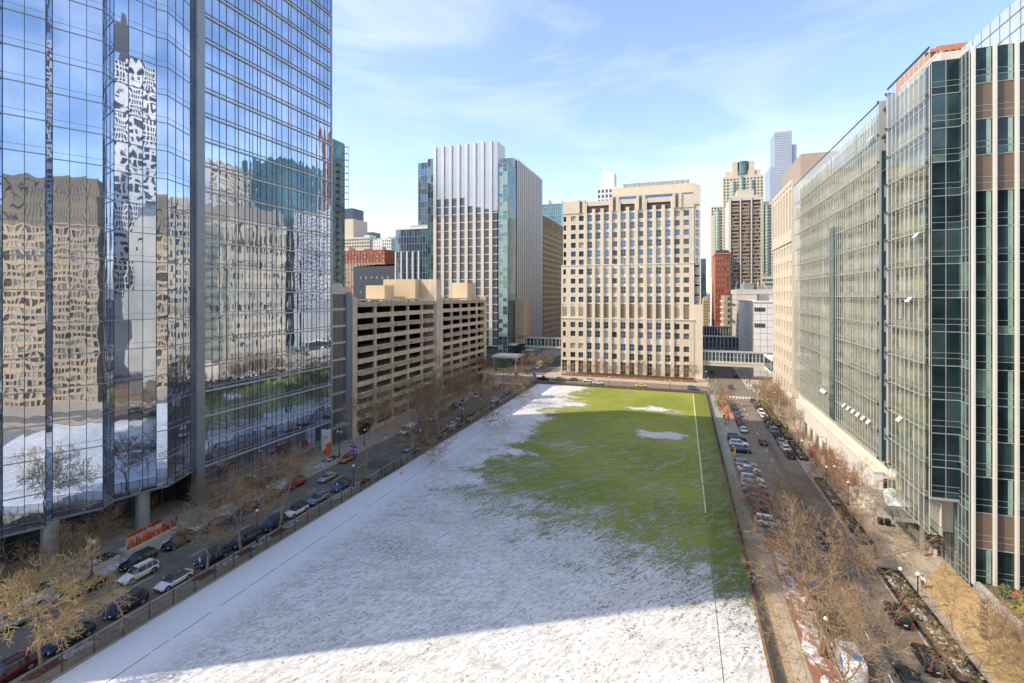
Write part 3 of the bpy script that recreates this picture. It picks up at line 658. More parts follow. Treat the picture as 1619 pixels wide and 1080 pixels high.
# louvre storey, ground storey
lv = MB()
jn = MB()
for a_, b_ in zip(upz[:-1], upz[1:]): jn.box(UX0+.1, UX1-3, 250.594, 250.6, (a_+b_)/2-.04, (a_+b_)/2+.04)
for zs_, y_ in ((loz, 249.894), (b1[:2]+[17.2], 249.394)):
    for a_, b_ in zip(zs_[:-1], zs_[1:]): jn.box(UX0-.7, UX1-3, y_, y_+.006, (a_+b_)/2-.04, (a_+b_)/2+.04)
jn.build('panel_joint', mat('stone_joint', (.36, .29, .21), .9, var=.1), fb, kind='stuff')
def row(z0, z1, y, m, hw=1.3):
    t_ = MB(); prev = UX0-.8
    for x in WX: t_.box(prev, x-hw, y, y+.6, z0, z1); prev = x+hw
    t_.box(prev, UX1-2.9, y, y+.6, z0, z1); t_.build('pier', m, fb)
row(28.2, 35.6, 249.9, STONE2); row(0, 6.6, 249.4, STONE)
for x, k in zip(WX, kinds):
    if k == 't' or x == WX[-1]:
        lv.box(x-1.3, x+1.3, 250.2, 250.45, 29, 35.6)
    else:
        for q_ in (-.75, 0, .75): lv.box(x+q_-.22, x+q_+.22, 250.0, 250.3, 29.2, 34.6-abs(q_)*.8)
        wallx = MB(); wallx.box(x-1.3, x+1.3, 250.1, 250.5, 28.2, 35.6); wallx.build('louvre_surround', STONE2, fb)
    items.append((winmesh(2.6, 6.0, rnd.choice((GLD, SLATE, BLIND)), WHITEM, fw=.12, nv=1, nh=2), fr(x-1.3, 249.9, 1, 0) @ Matrix.Translation((0, 0, .4))))
lv.build('louvre', mat('bronze_louvre', (.25, .21, .15), .6, .3, var=.1), fb)
# pilasters (full height ribs), ledges, top crown with its recess shade painted as a dark sheet, slit bays
pil = MB()
for i in range(len(WX)-1):
    c = (WX[i]+WX[i+1])/2
    if kinds[i] == 't' or kinds[i+1] == 't':
        wd = .78
        pil.box(c-wd, c+wd, 249.9, 250.6, 55.8, 84.4 if kinds[i] == kinds[i+1] == 't' else 87.6)
        pil.box(c-wd, c+wd, 249.2, 249.9, 28.4, 55.0); pil.box(c-wd-.05, c+wd+.05, 248.6, 249.4, 0, 27.8)
pil.build('pilaster', STONE2, fb)
led = MB()
for z, y in ((55.6, 249.7), (28.2, 249.1), (6.6, 249.2)): led.box(UX0-.9, UX1-2.8, y, y+.9, z-.25, z+.25)
for z in upz: led.box(UX0, UX0+.0, 250, 250.1, z, z+.1) if False else None
led.build('ledge', STONE2, fb)
crown = MB()
for i, (x, k) in enumerate(zip(WX, kinds)):
    nx = WX[i+1] if i+1 < len(WX) else UX1-2.9
    pv = WX[i-1] if i else UX0
    a = (pv+x)/2 if i else UX0; b_ = (x+nx)/2 if i+1 < len(WX) else UX1-2.9
    if k == 't': crown.box(a, b_, 250.4, 252, 86.0, 88.4)
    elif i in (2, 6, 9, 13):
        crown.box(a, x-.75, 249.8, 252, 82.6, 89.6); crown.box(x+.75, b_, 249.8, 252, 82.6, 89.6); crown.box(x-.75, x+.75, 250.5, 252, 82.6, 88.6)
    else: crown.box(a, b_, 250.3, 252, 82.6, 89.0)
crown.box(UX1-2.9, UX1, 250.3, 256, 84, 93.2); crown.build('crown', STONE, fb)
s = MB()
for i in (2, 6, 9, 13):
    for q_ in (-.45, 0, .45): s.box(WX[i]+q_-.14, WX[i]+q_+.14, 250.25, 250.5, 82.9, 88.9)
s.build('slit_grille', BROWN, fb)
s = MB(); s.box(UX0+10, UX1-6, 250.9, 251.1, 82.6, 86.2); s.build('loggia_shade', BROWND, fb)  # flat dark brown sheet paints the shade behind the crown openings
s = MB(); s.box(-35.5, 7.0, 262, 298, 86.6, 96.8); s.build('penthouse', STONE, fb)
s = MB(); s.box(-35.6, 5, 261.6, 262, 89.8, 92.0); s.build('clerestory', NAVYG, fb)
s = MB()
for i in range(14): s.box(-30+i*2.4, -27.75+i*2.4, 266, 266.15, 96.8, 99.6)
s.build('roof_screen', mat('roof_mesh', (.34, .34, .30), .6, .3), fb)
for x in (1.5, 3.4, 5.0, 6.6): s = MB(); s.tube((x, 264, 96.8), (x, 264, 102), .08, n=4); s.build('antenna', WHITEM, fb)
# blue glazed corner bay and the shaded street side
core(fb, UX1-2.8, UX1-.3, 250.9, 252, 84, STONE, z0=0, name='corner_core')
F = fr(UX1-2.7, 250.6, 1, 0); items += [(winmesh(1.6, 3.7, GLB, WHITEM, fw=.1, nv=0, nh=1), F @ Matrix.Translation((.3, 0, 36+j*4.62))) for j in range(10)]
s = MB(); s.box(UX1-2.9, UX1+.9, 249.6, 251.5, 0, 35.6); s.box(UX1-.5, UX1+.1, 250.0, 251, 35.6, 84); s.build('corner_pier', STONE2, fb)
s = MB(); 
for j in range(17):
    for i in range(8): s.box(UX1+.12, UX1+.2, 255+i*5.4, 258+i*5.4, 10+j*4.6, 12.6+j*4.6)
s.build('side_windows', GLD, fb)
pieces('window', items, fb, 300); wh.build('white_spandrel', WHITE, fb, kind='stuff')
core(fb, UX1-.2, UX1+.12, 251.5, 300, 86.6, STONE, name='side_wall')
# planting along its foot
for i in range(9):
    x = -57+i*7.1; s = MB(); s.box(x, x+6.2, 237.5, 240.0, .1, .75); tag(s.build('planter', REDB, None), f'low brick planter before the cream hospital, {["leftmost","second from left","third from left","fourth from left","middle","fourth from right","third from right","second from right","rightmost"][i]} of nine', 'planter', 'brick planters along the cream hospital')
hb = MB()
for i in range(1500):
    x = -57+rnd.random()*62.5; y = rnd.choice((rnd.uniform(237.8, 239.8), rnd.uniform(244, 247.5))); z = .7 if y < 241 else .13; hb.tube((x, y, z), (x+rnd.uniform(-.5, .5), y+rnd.uniform(-.5, .5), z+rnd.uniform(.5, 1.3)), .05, .02, n=3, cap=False)
hb.build('dry_shrubs', TWIGR, kind='stuff')
hb = MB()
for i in range(700):
    x = -50+rnd.random()*55; y = rnd.uniform(243.5, 247.5); hb.ball((x, y, .35+rnd.random()*.3), rnd.uniform(.2, .45), n=5, k=4)
hb.build('evergreen_shrubs', HEDGE, kind='stuff')
# ================================================================ RIGHT SIDE
# -- cream hospital with brown top storey
cr_ = thing('cream_precast_building', 'cream precast building with tall slit windows beyond the double skin glass building', 'building', (45, 196, 0))
core(cr_, 33.9, 70, 178, 213.4, 77, CREAM)
s = MB(); s.box(36, 68, 179, 211, 77, 85.6); s.build('penthouse', mat('brown_grey_panel', (.36, .30, .245), .7, var=.04), cr_)
facade(cr_, fr(33.9, 213.4, 0, -1), 35.4, 7, 57.5, 7, 10, 2.6, 2.9, CREAM, [BLIND, GLD, mat('window_taupe', (.22, .19, .16), .2, spec=.8)], GREYL, pd=.5, limit=120, nv=2)
facade(cr_, fr(33.9, 213.4, 0, -1), 35.4, 60, 76, 7, 1, 2.4, 13, CREAM, [BROWN], BROWND, pd=.7, nv=3)
facade(cr_, fr(33.9, 213.4, 0, -1), 35.4, 0, 6.6, 7, 1, 3.2, 5.0, CREAM, [GLD], DARK, pd=.7, nv=1)
each('cornice', [(33.1, 34, 178, 213.6, 57.5, 60), (33.0, 34, 178, 213.6, 6.6, 7.2), (33.1, 34, 178, 213.6, 76, 77.4)], CREAM, cr_)
# -- double skin glass building
ds = thing('double_skin_glass_building', 'long pale glass building with see through outer skin above the white colonnade', 'building', (50, 135, 0))
core(ds, 35.2, 75, 104.6, 177.8, 74.4, mat('inner_wall', (.70, .65, .52), .8, var=.08, scale=.2))
core(ds, 36.5, 75, 103.3, 104.5, 74.0, GREY, 'recess_wall')
core(ds, 36.2, 37.0, 100.5, 103.2, 74.0, TEAL, 'recess_glass')
s = MB(); s.box(35.4, 75, 88, 103, 5.5, 10); s.build('wall', CREAM, ds)
core(ds, 35.2, 75, 88.2, 100.4, 75.6, mat('inner_wall', (.5, .47, .38)), 'inner_wall', z0=10)
PALEB = mat('pale_blind', (.62, .57, .43), .6, var=.12, scale=.3); PALEG = mat('pale_green_glass', (.40, .45, .36), .3, var=.2)
SKW = mat('pale_skin_frame', (.60, .60, .54), .5, .0, var=.04)
def skin(y0, y1, z0, z1, zs, n, brk=None):
    F = fr(33.6, y1, 0, -1); L = y1-y0; bw = L/n; items = []; inner = []; fins = MB(F); cat = MB(F); bl = MB(F)
    cells = list(zip(zs[:-1], zs[1:]))
    for i in range(n+1):
        fins.box(i*bw-.03, i*bw+.03, -.05, .06, z0, z1)
    for a, b_ in cells:
        cat.box(0, L, -.10, -.02, a-.08, a+.08); cat.box(0, L, .25, 1.0, a-.05, a+.0); cat.box(0, L, -.05, -.01, a+.87, a+.94)
        pass
        for i in range(n):
            k = ('sk', round(bw, 3), round(b_-a, 3))
            if k not in WC:
                t_ = MB(); t_.quad((.04, 0, .1), (bw-.04, 0, .1), (bw-.04, 0, b_-a-.1), (.04, 0, b_-a-.1)); WC[k] = t_.mesh('pane', [SKINGL])
            if brk and brk(i*bw): continue
            items.append((WC[k], F @ Matrix.Translation((i*bw, 0, a)) @ Matrix.Rotation(R(rnd.uniform(-.25, .25)), 4, 'Z') @ Matrix.Rotation(R(rnd.uniform(-.2, .2)), 4, 'X')))
            c_m = rnd.choices((PALEB, mat('window_taupe', (.22, .19, .16), .2, spec=.8), PALEG, WHITE), (5, .35, 1.6, 4))[0]
            inner.append((winmesh(bw*.88, b_-a-1.5, c_m, SKW, nv=0, fw=.09), F @ Matrix.Translation((i*bw+.09, 1.5, a+1.1))))
        bl.box(0, L, 1.35, 1.58, a-.1, a+.9)
    fins.build('fin', SKW, ds, kind='stuff'); cat.build('catwalk', mat('catwalk_metal', (.40, .42, .37), .5, .2), ds, kind='stuff'); bl.build('spandrel', PALEG, ds, kind='stuff')
    return items, inner
ZS = [10.6+4.85*i for i in range(14)]; ZS[-1] = 74.8
it1, in1 = skin(105, 176, ZS[0], ZS[-1], ZS, 48, brk=lambda x: False)
ZS2 = [5.6]+ZS; ZS2[-1] = 75.6
it2, in2 = skin(86.2, 101.2, ZS2[0], ZS2[-1], ZS2, 9)
pieces('pane', it1+it2, ds, 300); pieces('inner_window', in1+in2, ds, 120)
# dark glazed slots, open vents, stub beams at the ends
s = MB(); s.box(33.2, 34.9, 132.0, 135.2, 11, 56); s.build('slot_glass', TEAL, ds)
s = MB(); s.box(33.4, 36, 101.25, 101.4, 10, 75); s.box(33.4, 33.8, 104.7, 104.9, 10.2, 75); s.build('end_frame', GREYL, ds)
s = MB(); s.box(33.8, 36.1, 104.7, 104.9, 10.2, 66); s.build('recess_glazing', mat('dark_teal', (.03, .08, .09), .1, .3), ds); s = MB(); s.box(33.8, 36.1, 104.7, 104.9, 66.1, 75); s.build('recess_top', GREYST, ds)
each('lit_tint_panel', [(34.2, 35.8, 104.62, 104.7, 14+j*4.85, 16.2+j*4.85) for j in range(10)], PGR, ds)  # pale green colour stands in for light on these panels
s = MB(); s.box(35.9, 36.19, 101.4, 104.6, 0, 22); s.build('recess_panel', GREYST, ds)
for j in range(12):
    pass
s = MB()
for z in ZS:
    for y in (104.9, 101.3, 86.3): s.box(33.3, 34.4, y-.08, y+.08, z+.1, z+.25); s.box(33.25, 33.3, y-.3, y+.3, z-.15, z+.3)
s.build('bracket', DARK, ds)
vm = MB(); vm.box(0, 1.3, -.03, .03, -.9, 0); vm_me = vm.mesh('vent_flap', [WHITEM])
vit = []
for y, z in [(110+i*2.96, ZS[1]+.95) for i in range(6)]+[(140+i*1.48, ZS[1]+.95) for i in range(3)]+[(108+i*1.5, ZS[12]+.9) for i in range(2)]+[(92.5, ZS[6]), (96, ZS[2]), (90, ZS[8])]:
    vit.append((vm_me, fr(33.45, y, 0, -1) @ Matrix.Translation((0, -.05, z)) @ Matrix.Rotation(R(-38), 4, 'X')))
pieces('vent_flap', vit, ds)
# top lattice parapet
s = MB()
s.box(33.5, 33.65, 104.9, 177, 74.8, 75.0); s.box(33.5, 33.65, 86.2, 101.3, 75.6, 75.9); s.box(33.7, 34.5, 101.6, 104.4, 68, 68.5); s.box(33.7, 34.5, 101.6, 104.4, 62, 62.4); s.box(34.0, 34.4, 101.6, 104.5, 73, 73.5); s.build('top_rail', DARK, ds)
# -- white podium with colonnade
pod = thing('white_podium', 'low white stone podium with round columns under the pale glass building', 'building', (38, 135, 0))
s = MB(); s.box(32.2, 33.5, 103.0, 166.6, 4.7, 8.5); s.box(32.2, 40, 103.0, 126.4, 0, 4.7); s.box(32.2, 40, 164.6, 166.6, 0, 4.7); s.box(33.5, 36.4, 103, 166.6, 7.6, 8.1); s.build('wall', mat('white_stone', (.68, .64, .57), .7, var=.07, scale=.25, bump=.004), pod)
s = MB(); s.box(32.05, 33.65, 102.9, 166.7, 8.5, 8.75); s.build('coping', mat('coping_stone', (.66, .57, .44), .8), pod)
s = MB(); s.box(36.5, 40, 126.4, 164.6, 0, 7.6); s.build('back_wall', GREYST, pod)
s = MB(); s.box(36.0, 36.5, 103.2, 177, 8.1, 10.5); s.build('upper_wall', GREYST, pod)
for i in range(12): s = MB(); s.tube((33.0+(i % 2)*1.4, 129.0+i*3.05, .1), (33.0+(i % 2)*1.4, 129.0+i*3.05, 4.75), .55, n=14); s.build('column', CONCL, pod, smooth=True)
# -- dark glass corner tower with white fins
ct = thing('finned_glass_tower', 'dark green glass office building with white vertical fins at the right edge', 'building', (60, 75, 0))
core(ct, 37.25, 120, 83.5, 100, 73.2, mat('interior_dark', (.035, .05, .05), .5, var=.3, scale=.3)); core(ct, 33.9, 37.2, 86.3, 88, 73.5, mat('interior_dark', (.03, .05, .05)), z0=11)
ZT = [73.6-4.85*i for i in range(16)]
CG = [mat('corner_glass', (.045, .085, .09), .05, .35, var=.5, scale=.25), mat('corner_glass_dark', (.016, .036, .04), .05, .25, var=.6, scale=.3), mat('corner_glass_lit_tint', (.10, .18, .15), .1, .2, var=.6, scale=.35)]  # last, lighter green copy paints lit panes into the glass colour
items = []; tr = MB(); mu = MB()
def cface(F, L, n, zmin, wts, mw=.05, brown=False, finm=False):
    bw = L/n; tr.M = F; mu.M = F
    for j in range(len(ZT)-1):
        z1, z0 = ZT[j], max(ZT[j+1], zmin)
        if z1 <= zmin+.2: break
        h = z1-z0
        for i in range(n):
            parts_ = [(z0, z0+h*.22), (z0+h*.22, z1)] if h > 3 else [(z0, z1)]
            for q_, (a, b_) in enumerate(parts_):
                g_ = rnd.choices(CG, wts)[0]
                if brown and (j in (1, 3) or j == 13): g_ = BROWN
                k = ('cg', round(bw, 2), round(b_-a, 2), g_.name)
                if k not in WC:
                    t_ = MB(); t_.quad((.03, 0, .03), (bw-.03, 0, .03), (bw-.03, 0, b_-a-.03), (.03, 0, b_-a-.03)); WC[k] = t_.mesh('pane', [g_])
                items.append((WC[k], F @ Matrix.Translation((i*bw, -.02, a)) @ Matrix.Rotation(R(rnd.uniform(-.2, .2)), 4, 'Z')))
        tr.box(0, L, -.09, 0, z0-.05, z0+.05)
        if h > 3: tr.box(0, L, -.05, 0, z0+h*.22-.03, z0+h*.22+.03); tr.box(0, L, -.05, 0, z0+h*.22+.75, z0+h*.22+.80)
    for i in range(n+1): mu.box(i*bw-mw/2, i*bw+mw/2, -.12, 0, zmin, ZT[0])
cface(fr(33.75, 86.0, 1, 0), 3.35, 2, 11.0, (2, 4, .1))
cface(fr(37.0, 86.2, 0, -1), 2.85, 3, .3, (3, 1, 1))
cface(fr(37.0, 91.5, 0, -1), 5.3, 4, .3, (1, 2, .3)) if False else None
cface(fr(37.1, 83.3, 1, 0), 82.8, 36, .9, (1.6, 3.2, .35), brown=True)
tr.build('transom', mat('pale_transom', (.42, .46, .42), .4, .3), ct); mu.build('mullion', GREYL, ct)
pieces('pane', items, ct, 300)
F = fr(37.1, 83.3, 1, 0); fm_ = MB(); fm_.box(-.13, .13, -.62, -.13, .9, 73.8); fme = fm_.mesh('fin', [mat('white_fin', (.70, .68, .62), .5, .1, var=.04)])
pieces('fin', [(fme, F @ Matrix.Translation((.1+i*2.3, 0, 0))) for i in range(37)], ct)
RV = []
for i in range(36):
    for j in range(len(ZT)-1):
        if j in (1, 3, 13): continue
        z0_ = max(ZT[j+1], 1.0)
        if ZT[j]-z0_ > 2 and rnd.random() < .9: RV.append((i*2.3+1.62, i*2.3+2.12, -.05, -.025, z0_+.1, ZT[j]-.12))
rv = MB(F)
for b_ in RV: rv.box(*b_)
rv.build('glass_reveal', mat('pale_green_reveal', (.27, .38, .33), .15, .2, var=.25, scale=.3), ct, kind='stuff')
s = MB(); s.box(33.7, 37.2, 85.9, 91, 10.7, 11.0); s.build('soffit', GREYL, ct)
# storefront under the overhang
F = fr(37.2, 91.4, 0, -1); pieces('shopfront_pane', [(winmesh(1.25, h, GLG if i % 2 else SLATE, GREYL, nv=0, fw=.08), F @ Matrix.Translation((.03+i*1.3, -.03, z))) for i in range(4) for z, h in ((.15, 3.0), (3.2, 3.2), (6.5, 4.1))], ct)
s = MB(); s.box(37.3, 38, 86.3, 91.4, 0, 11); s.build('lobby_wall', DARKG, ct)
core(ct, 45, 118, 86, 104, 82.2, mat('pale_glass_screen', (.50, .60, .64), .25, .3, var=.05), 'penthouse', z0=73.2)
s = MB(); 
for i in range(30): s.box(44.94+i*2.4, 45.0+i*2.4, 85.9, 86, 73.3, 82.2)
for i in range(8): s.box(44.9, 45, 86+i*2.4, 86.06+i*2.4, 73.3, 82.2)
for k in range(3): s.box(44.9, 118, 85.92, 86, 75.5+k*2.4, 75.56+k*2.4); s.box(44.9, 45, 86, 104, 75.5+k*2.4, 75.56+k*2.4)
s.build('screen_joint', GREY, ct)
# entrance wall, ramp wall, canopy
s = MB(); s.box(37.3, 40, 91.5, 103, 0, 5.5); o = s.build('entrance_wall', mat('cream_stone', (.60, .52, .40), .8, var=.06), ct)
s = MB(); s.box(36.3, 36.7, 91.6, 105, .1, 1.05); tag(s.build('ramp_wall', mat('white_stone', (.68, .64, .57))), 'low white wall of the sloping ramp along the cream entrance wall', 'low wall')
can = thing('glass_canopy', 'sloping glass entrance canopy with thin steel ribs over the right pavement', 'canopy', (33, 98, 5))
s = MB(); s.add([(31.0, 91, 5.3), (35.6, 91, 5.9), (35.6, 105, 5.9), (31.0, 105, 5.3)], [(0, 1, 2, 3)]); s.build('glass_roof', CANGL, can)
s = MB(); s.add([(31.6, 96, 5.42), (34.9, 95.4, 5.87), (35.1, 103.6, 5.9), (33.6, 103.8, 5.7)], [(0, 1, 2, 3)]); s.build('frost_patch', frosty, can)
for i in range(10):
    s = MB(); y = 91.1+i*1.53; s.add([(30.7, y, 5.15), (35.6, y, 5.75), (35.6, y+.08, 5.75), (30.7, y+.08, 5.15), (30.7, y, 5.28), (35.6, y, 5.88), (35.6, y+.08, 5.88), (30.7, y+.08, 5.28)], [(0, 3, 2, 1), (4, 5, 6, 7), (0, 1, 5, 4), (1, 2, 6, 5), (2, 3, 7, 6), (3, 0, 4, 7)]); s.build('rib', GREY, can)
s = MB(); s.box(34.4, 34.9, 91.0, 91.4, .1, 11); s.box(35.5, 35.7, 91, 105, 5.5, 6.0); s.box(31.0, 35.6, 90.7, 90.95, 5.1, 5.6); s.build('frame', GREYL, can)
# plaza planter at the right edge
pt = thing('granite_planter', 'long dark granite wall planter with green shrubs below the white fins', 'planter', (39, 78, 0))
s = MB(); s.prism([(37.2, 83.0), (37.2, 60), (38.0, 60), (37.9, 83.0)], .1, 1.3); s.prism([(37.9, 83.0), (37.95, 60), (60, 60), (60, 83.0)], .1, 1.0, 0); s.build('wall', GREYST, pt)
s = MB(); s.prism([(37.95, 82.9), (38.05, 60), (60, 60), (60, 82.9)], 1.0, 1.12); s.build('soil', SOIL, pt)
q = random.Random(3)
for i in range(26):
    x = q.uniform(38.6, 46); y = q.uniform(72, 82); s = MB()
    for k in range(60):
        a = q.uniform(0, 6.28); rr = q.uniform(.2, .75); zz = q.uniform(0, .7)*(1-rr*.6); c = (x+rr*math.cos(a), y+rr*math.sin(a), 1.15+zz); u_ = Vector((q.uniform(-1, 1), q.uniform(-1, 1), q.uniform(-.3, 1))).normalized()*.22; v_ = u_.orthogonal().normalized()*.2
        c = Vector(c); s.quad(tuple(c-u_), tuple(c+v_), tuple(c+u_), tuple(c-v_))
    s.build('shrub', q.choice((HEDGE, SHRUBY, RUST, HEDGE, SHRUBY)), pt)

# ================================================================ SKYBRIDGES
def bridge(name, label, x0, x1, y0, y1, z0, z1, n, m=CREAM, gm=None, roof=GREYL):
    b = thing(name, label, 'skybridge', ((x0+x1)/2, y0, z0))
    s = MB(); s.box(x0, x1, y0, y1, z0, z0+1.0); s.box(x0, x1, y0+.1, y1-.1, z0-1.3, z0-.05) if m is CREAM else None; s.build('deck', m, b)
    s = MB(); s.box(x0, x1, y0-.2, y1+.2, z1-.5, z1); s.build('roof', roof, b)
    h = z1-.5-z0-1.0; bw = (x1-x0)/n; pieces('window', [(winmesh(bw-.12, h, gm or rnd.choice((GLG, GLD, SLATE, GLG)), WHITEM, nv=0, nh=1), fr(x0, y0+.1, 1, 0) @ Matrix.Translation((i*bw+.06, 0, z0+1.0))) for i in range(n)], b)
    s = MB(); s.box(x0, x1, y0+.2, y1-.2, z0+1, z1-.5); s.build('corridor', SLATE, b)
    s = MB()
    for i in range(n+1): s.box(x0+i*bw-.09, x0+i*bw+.09, y0-.05, y0+.15, z0, z1-.5)
    s.build('post', WHITEM, b)
bridge('skybridge', 'pale steel and glass skybridge over the right street beside the cream hospital', 8.6, 35.5, 251.5, 256, 7.6, 13.3, 17)
bridge('skybridge', 'dark glass skybridge just behind the pale one over the right street', 9, 35.6, 330, 335, 6.4, 14.4, 12, DARKG, SLATE, GREYL)
bridge('skybridge', 'farthest dark glass skybridge over the right street', 9, 31, 378, 384, 9.5, 17.5, 12, DARKG, SLATE, DARKG)
bridge('skybridge', 'grey glass skybridge between the silver tower and the cream hospital', -90, -60.2, 264, 268, 10.5, 16.2, 14, GREYL, None, GREYL)
bridge('skybridge', 'short sloping glass link between the white block and the cream precast building', 35.6, 39, 232, 251, 6.5, 12.5, 3, WHITE, None, WHITE)
# ================================================================ BACKGROUND BUILDINGS
PLANT = ('white_block', 'grey_panel_block', 'brick_tower', 'street_building', 'blue_glass_tower', 'green_roof_block', 'tan_office_tower', 'teal_apartment_tower', 'beige_hotel', 'brick_block', 'white_flats', 'balcony_flats', 'end_building')
def bld(name, label, x0, x1, y0, y1, h, wm, cat='building', z0=0):
    b = thing(name, label, cat, ((x0+x1)/2, y0, 0)); core(b, x0, x1, y0, y1, h, wm, z0=z0)
    if name in PLANT:
        q = random.Random(len(label)); W_ = x1-x0; D_ = min(y1-y0, 40)
        bx_ = []
        for k in range(3):
            a = x0+W_*(.12+.28*k+q.uniform(0, .06)); bx_.append((a, a+W_*q.uniform(.1, .2), y0+D_*.25, y0+D_*q.uniform(.45, .7), h, h+q.uniform(1.2, 4.2)))
        each('roof_plant', bx_, q.choice((GREYL, CONCL, GREY)), b); s_ = MB()
        for k in range(2): a = x0+W_*q.uniform(.2, .8); s_.tube((a, y0+D_*.3, h), (a, y0+D_*.3, h+q.uniform(5, 9)), .12, n=4)
        s_.build('mast', GREYL, b)
    return b
# right of the cream hospital
b = bld('white_block', 'low white panelled building at the right street corner under the towers', 32.6, 60, 262.4, 330, 36.6, WHITE); s = MB()
for k in range(11): s.box(32.5, 32.6, 262.3, 330, 3+k*3.1, 3.08+k*3.1); s.box(32.5, 60, 262.3, 262.4, 3+k*3.1, 3.08+k*3.1)
for k in range(9): s.box(32.5+k*3.0, 32.56+k*3, 262.3, 262.4, 0, 36.6)
s.build('panel_joint', GREYST, b)
for z in (24.5, 32.2):
    for i in range(5): s = MB(); s.box(33.0+i*.95, 33.75+i*.95, 262.2, 262.38, z, z+1.9); s.build('window', GLD, b)
pieces('window', [(winmesh(1.6, 2.2, BLIND, GREYST), fr(38.5, 262.35, 1, 0) @ Matrix.Translation((i*1.8, 0, 5+j*2.6))) for i in range(6) for j in range(3)], b, 0)
parapet(b, 32.6, 60, 262.4, 330, 36.6, .8, WHITE)
b = bld('grey_panel_block', 'grey panelled building with thin window bands behind the white block', 31.8, 62, 331, 372, 43.6, CONCL); s = MB()
for k in range(13): s.box(31.7, 31.8, 331, 372, 2+k*3.2, 2.1+k*3.2); s.box(31.8, 62, 330.9, 331, 2+k*3.2, 2.1+k*3.2)
for z in (10, 22, 33): s.box(31.6, 31.7, 340, 358, z, z+1.6)
s.build('panel_joint', DARKG, b)
s = MB(); s.box(30.6, 31.7, 361, 364, 3, 41)
s.build('stair_glass', GLG, b)
b = bld('balcony_block', 'tan building with rounded balconies in front of the black framed one', 28.8, 39, 386, 420, 40, mat('warm_stucco', (.44, .35, .24), .8))
for j in range(8):
    s = MB(); s.tube((28.6, 390, 5+j*4.3), (28.6, 390, 6.2+j*4.3), 2.6, n=12); s.build('balcony', CONCL, b)
s = MB()
for j in range(8): s.box(31, 34.5, 385.9, 386, 6.4+j*4.3, 8.6+j*4.3); s.box(35.5, 38.5, 385.9, 386, 6.4+j*4.3, 8.6+j*4.3)
s.build('window', DARKG, b)
bf = bld('black_framed_base', 'black glass base with slanted pale frame under the brown striped tower', 30, 64, 428, 470, 44.5, SLATE)
s = MB()
s.box(29.4, 30.6, 427.5, 428.6, 0, 44.5)
for i in range(5): s.add([(34+i*5.4, 427.6, 45), (35+i*5.4, 427.6, 45), (36.9+i*5.0, 429.6, 51), (36.1+i*5.0, 429.6, 51)], [(0, 1, 2, 3)])
s.tube((29.6, 427.8, 44.0), (36.5, 429, 51), .6, n=6); s.tube((63, 427.8, 44.6), (58.8, 429, 51), .6, n=6); s.box(29.4, 64.5, 427.4, 428.4, 43.6, 45.2)
s.build('frame', CONCL, bf)
br = bld('striped_tower', 'brown striped apartment tower with pale vertical ribs and a flat cap', 36, 59.6, 431, 455, 117, BROWND, 'tower')
s = MB()
for x in (36.0, 43.5, 51.5, 58.6): s.box(x, x+.95, 429.6, 431, 45, 118.4)
s.box(36, 59.6, 430.2, 431, 116.2, 118.6); s.box(35.2, 36.05, 430, 455.2, 45, 117); s.prism([(34.0, 436), (35.2, 431), (35.2, 455), (34, 452)], 45, 114); s.build('rib', CONCL, br)
s = MB()
for j in range(24):
    for x in (37.3, 45.0, 53.0): s.box(x, x+5.6, 430.3, 430.9, 46+j*2.92, 47.2+j*2.92)
s.build('balcony_band', mat('warm_balcony', (.36, .27, .17), .8), br)
s = MB(); s.prism([(38, 432), (57.5, 432), (54, 440), (41, 440)], 117, 120.5); s.box(41.5, 54, 432.5, 448, 120.5, 125); s.build('cap', CREAM, br)
s = MB()
q = random.Random(8)
for j in range(23):
    for x in (37.3, 45.0, 53.0):
        for k in range(4):
            if q.random() < .55: s.box(x+.2+k*1.4, x+1.2+k*1.4, 430.86, 430.95, 47.5+j*2.92, 48.7+j*2.92)
s.build('window', BLIND, br)
# tall beige and green tower with wings
pk = bld('stepped_tower', 'tallest beige stepped apartment tower with green glass bays and green crown', 43.3, 84.5, 600, 630, 174, mat('beige_precast', (.58, .50, .38), .8), 'tower')
BG = MATS['beige_precast']
for (x0, x1, h) in ((31.0, 43.2, 142), (84.6, 93, 144)): core(pk, x0, x1, 603, 630, h, BG, 'wing')
core(pk, 31, 35, 601, 603, 130, BG, 'wing')
facade(pk, fr(43.3, 600, 1, 0), 41.2, 30, 172, 12, 41, 1.9, 2.0, BG, [GLD, SLATE, GLG], DARK, pd=.5, nv=0)
facade(pk, fr(31, 603, 1, 0), 12.2, 30, 141, 4, 33, 1.9, 2.0, BG, [GLD, SLATE], DARK, pd=.5, nv=0)
facade(pk, fr(84.6, 603, 1, 0), 8.4, 30, 141, 3, 33, 1.8, 2.0, BG, [GLD, SLATE], DARK, pd=.5, nv=0)
for (x, r_, h) in ((53.3, 2.6, 168), (62.0, 2.6, 173), (72, 2.6, 168), (37.5, 2.4, 138), (88, 2.2, 140)):
    s = MB(); s.tube((x, 599.5 if 43 < x < 84 else 602.5, 30), (x, 599.5 if 43 < x < 84 else 602.5, h), r_, n=12); s.build('bay', mat('green_bay_glass', (.24, .38, .32), .15, .3, var=.2, scale=.3), pk)
    s = MB()
    for j in range(int((h-30)/3.45)): s.tube((x, 599.5 if 43 < x < 84 else 602.5, 30+j*3.45), (x, 599.5 if 43 < x < 84 else 602.5, 30.8+j*3.45), r_+.12, n=12)
    s.build('bay_band', BG, pk)
s = MB(); s.box(46, 82, 602, 626, 174, 180); s.box(53, 58.4, 600.5, 622, 174, 190); s.box(70, 75.6, 600.5, 622, 174, 190); s.build('crown', BG, pk)
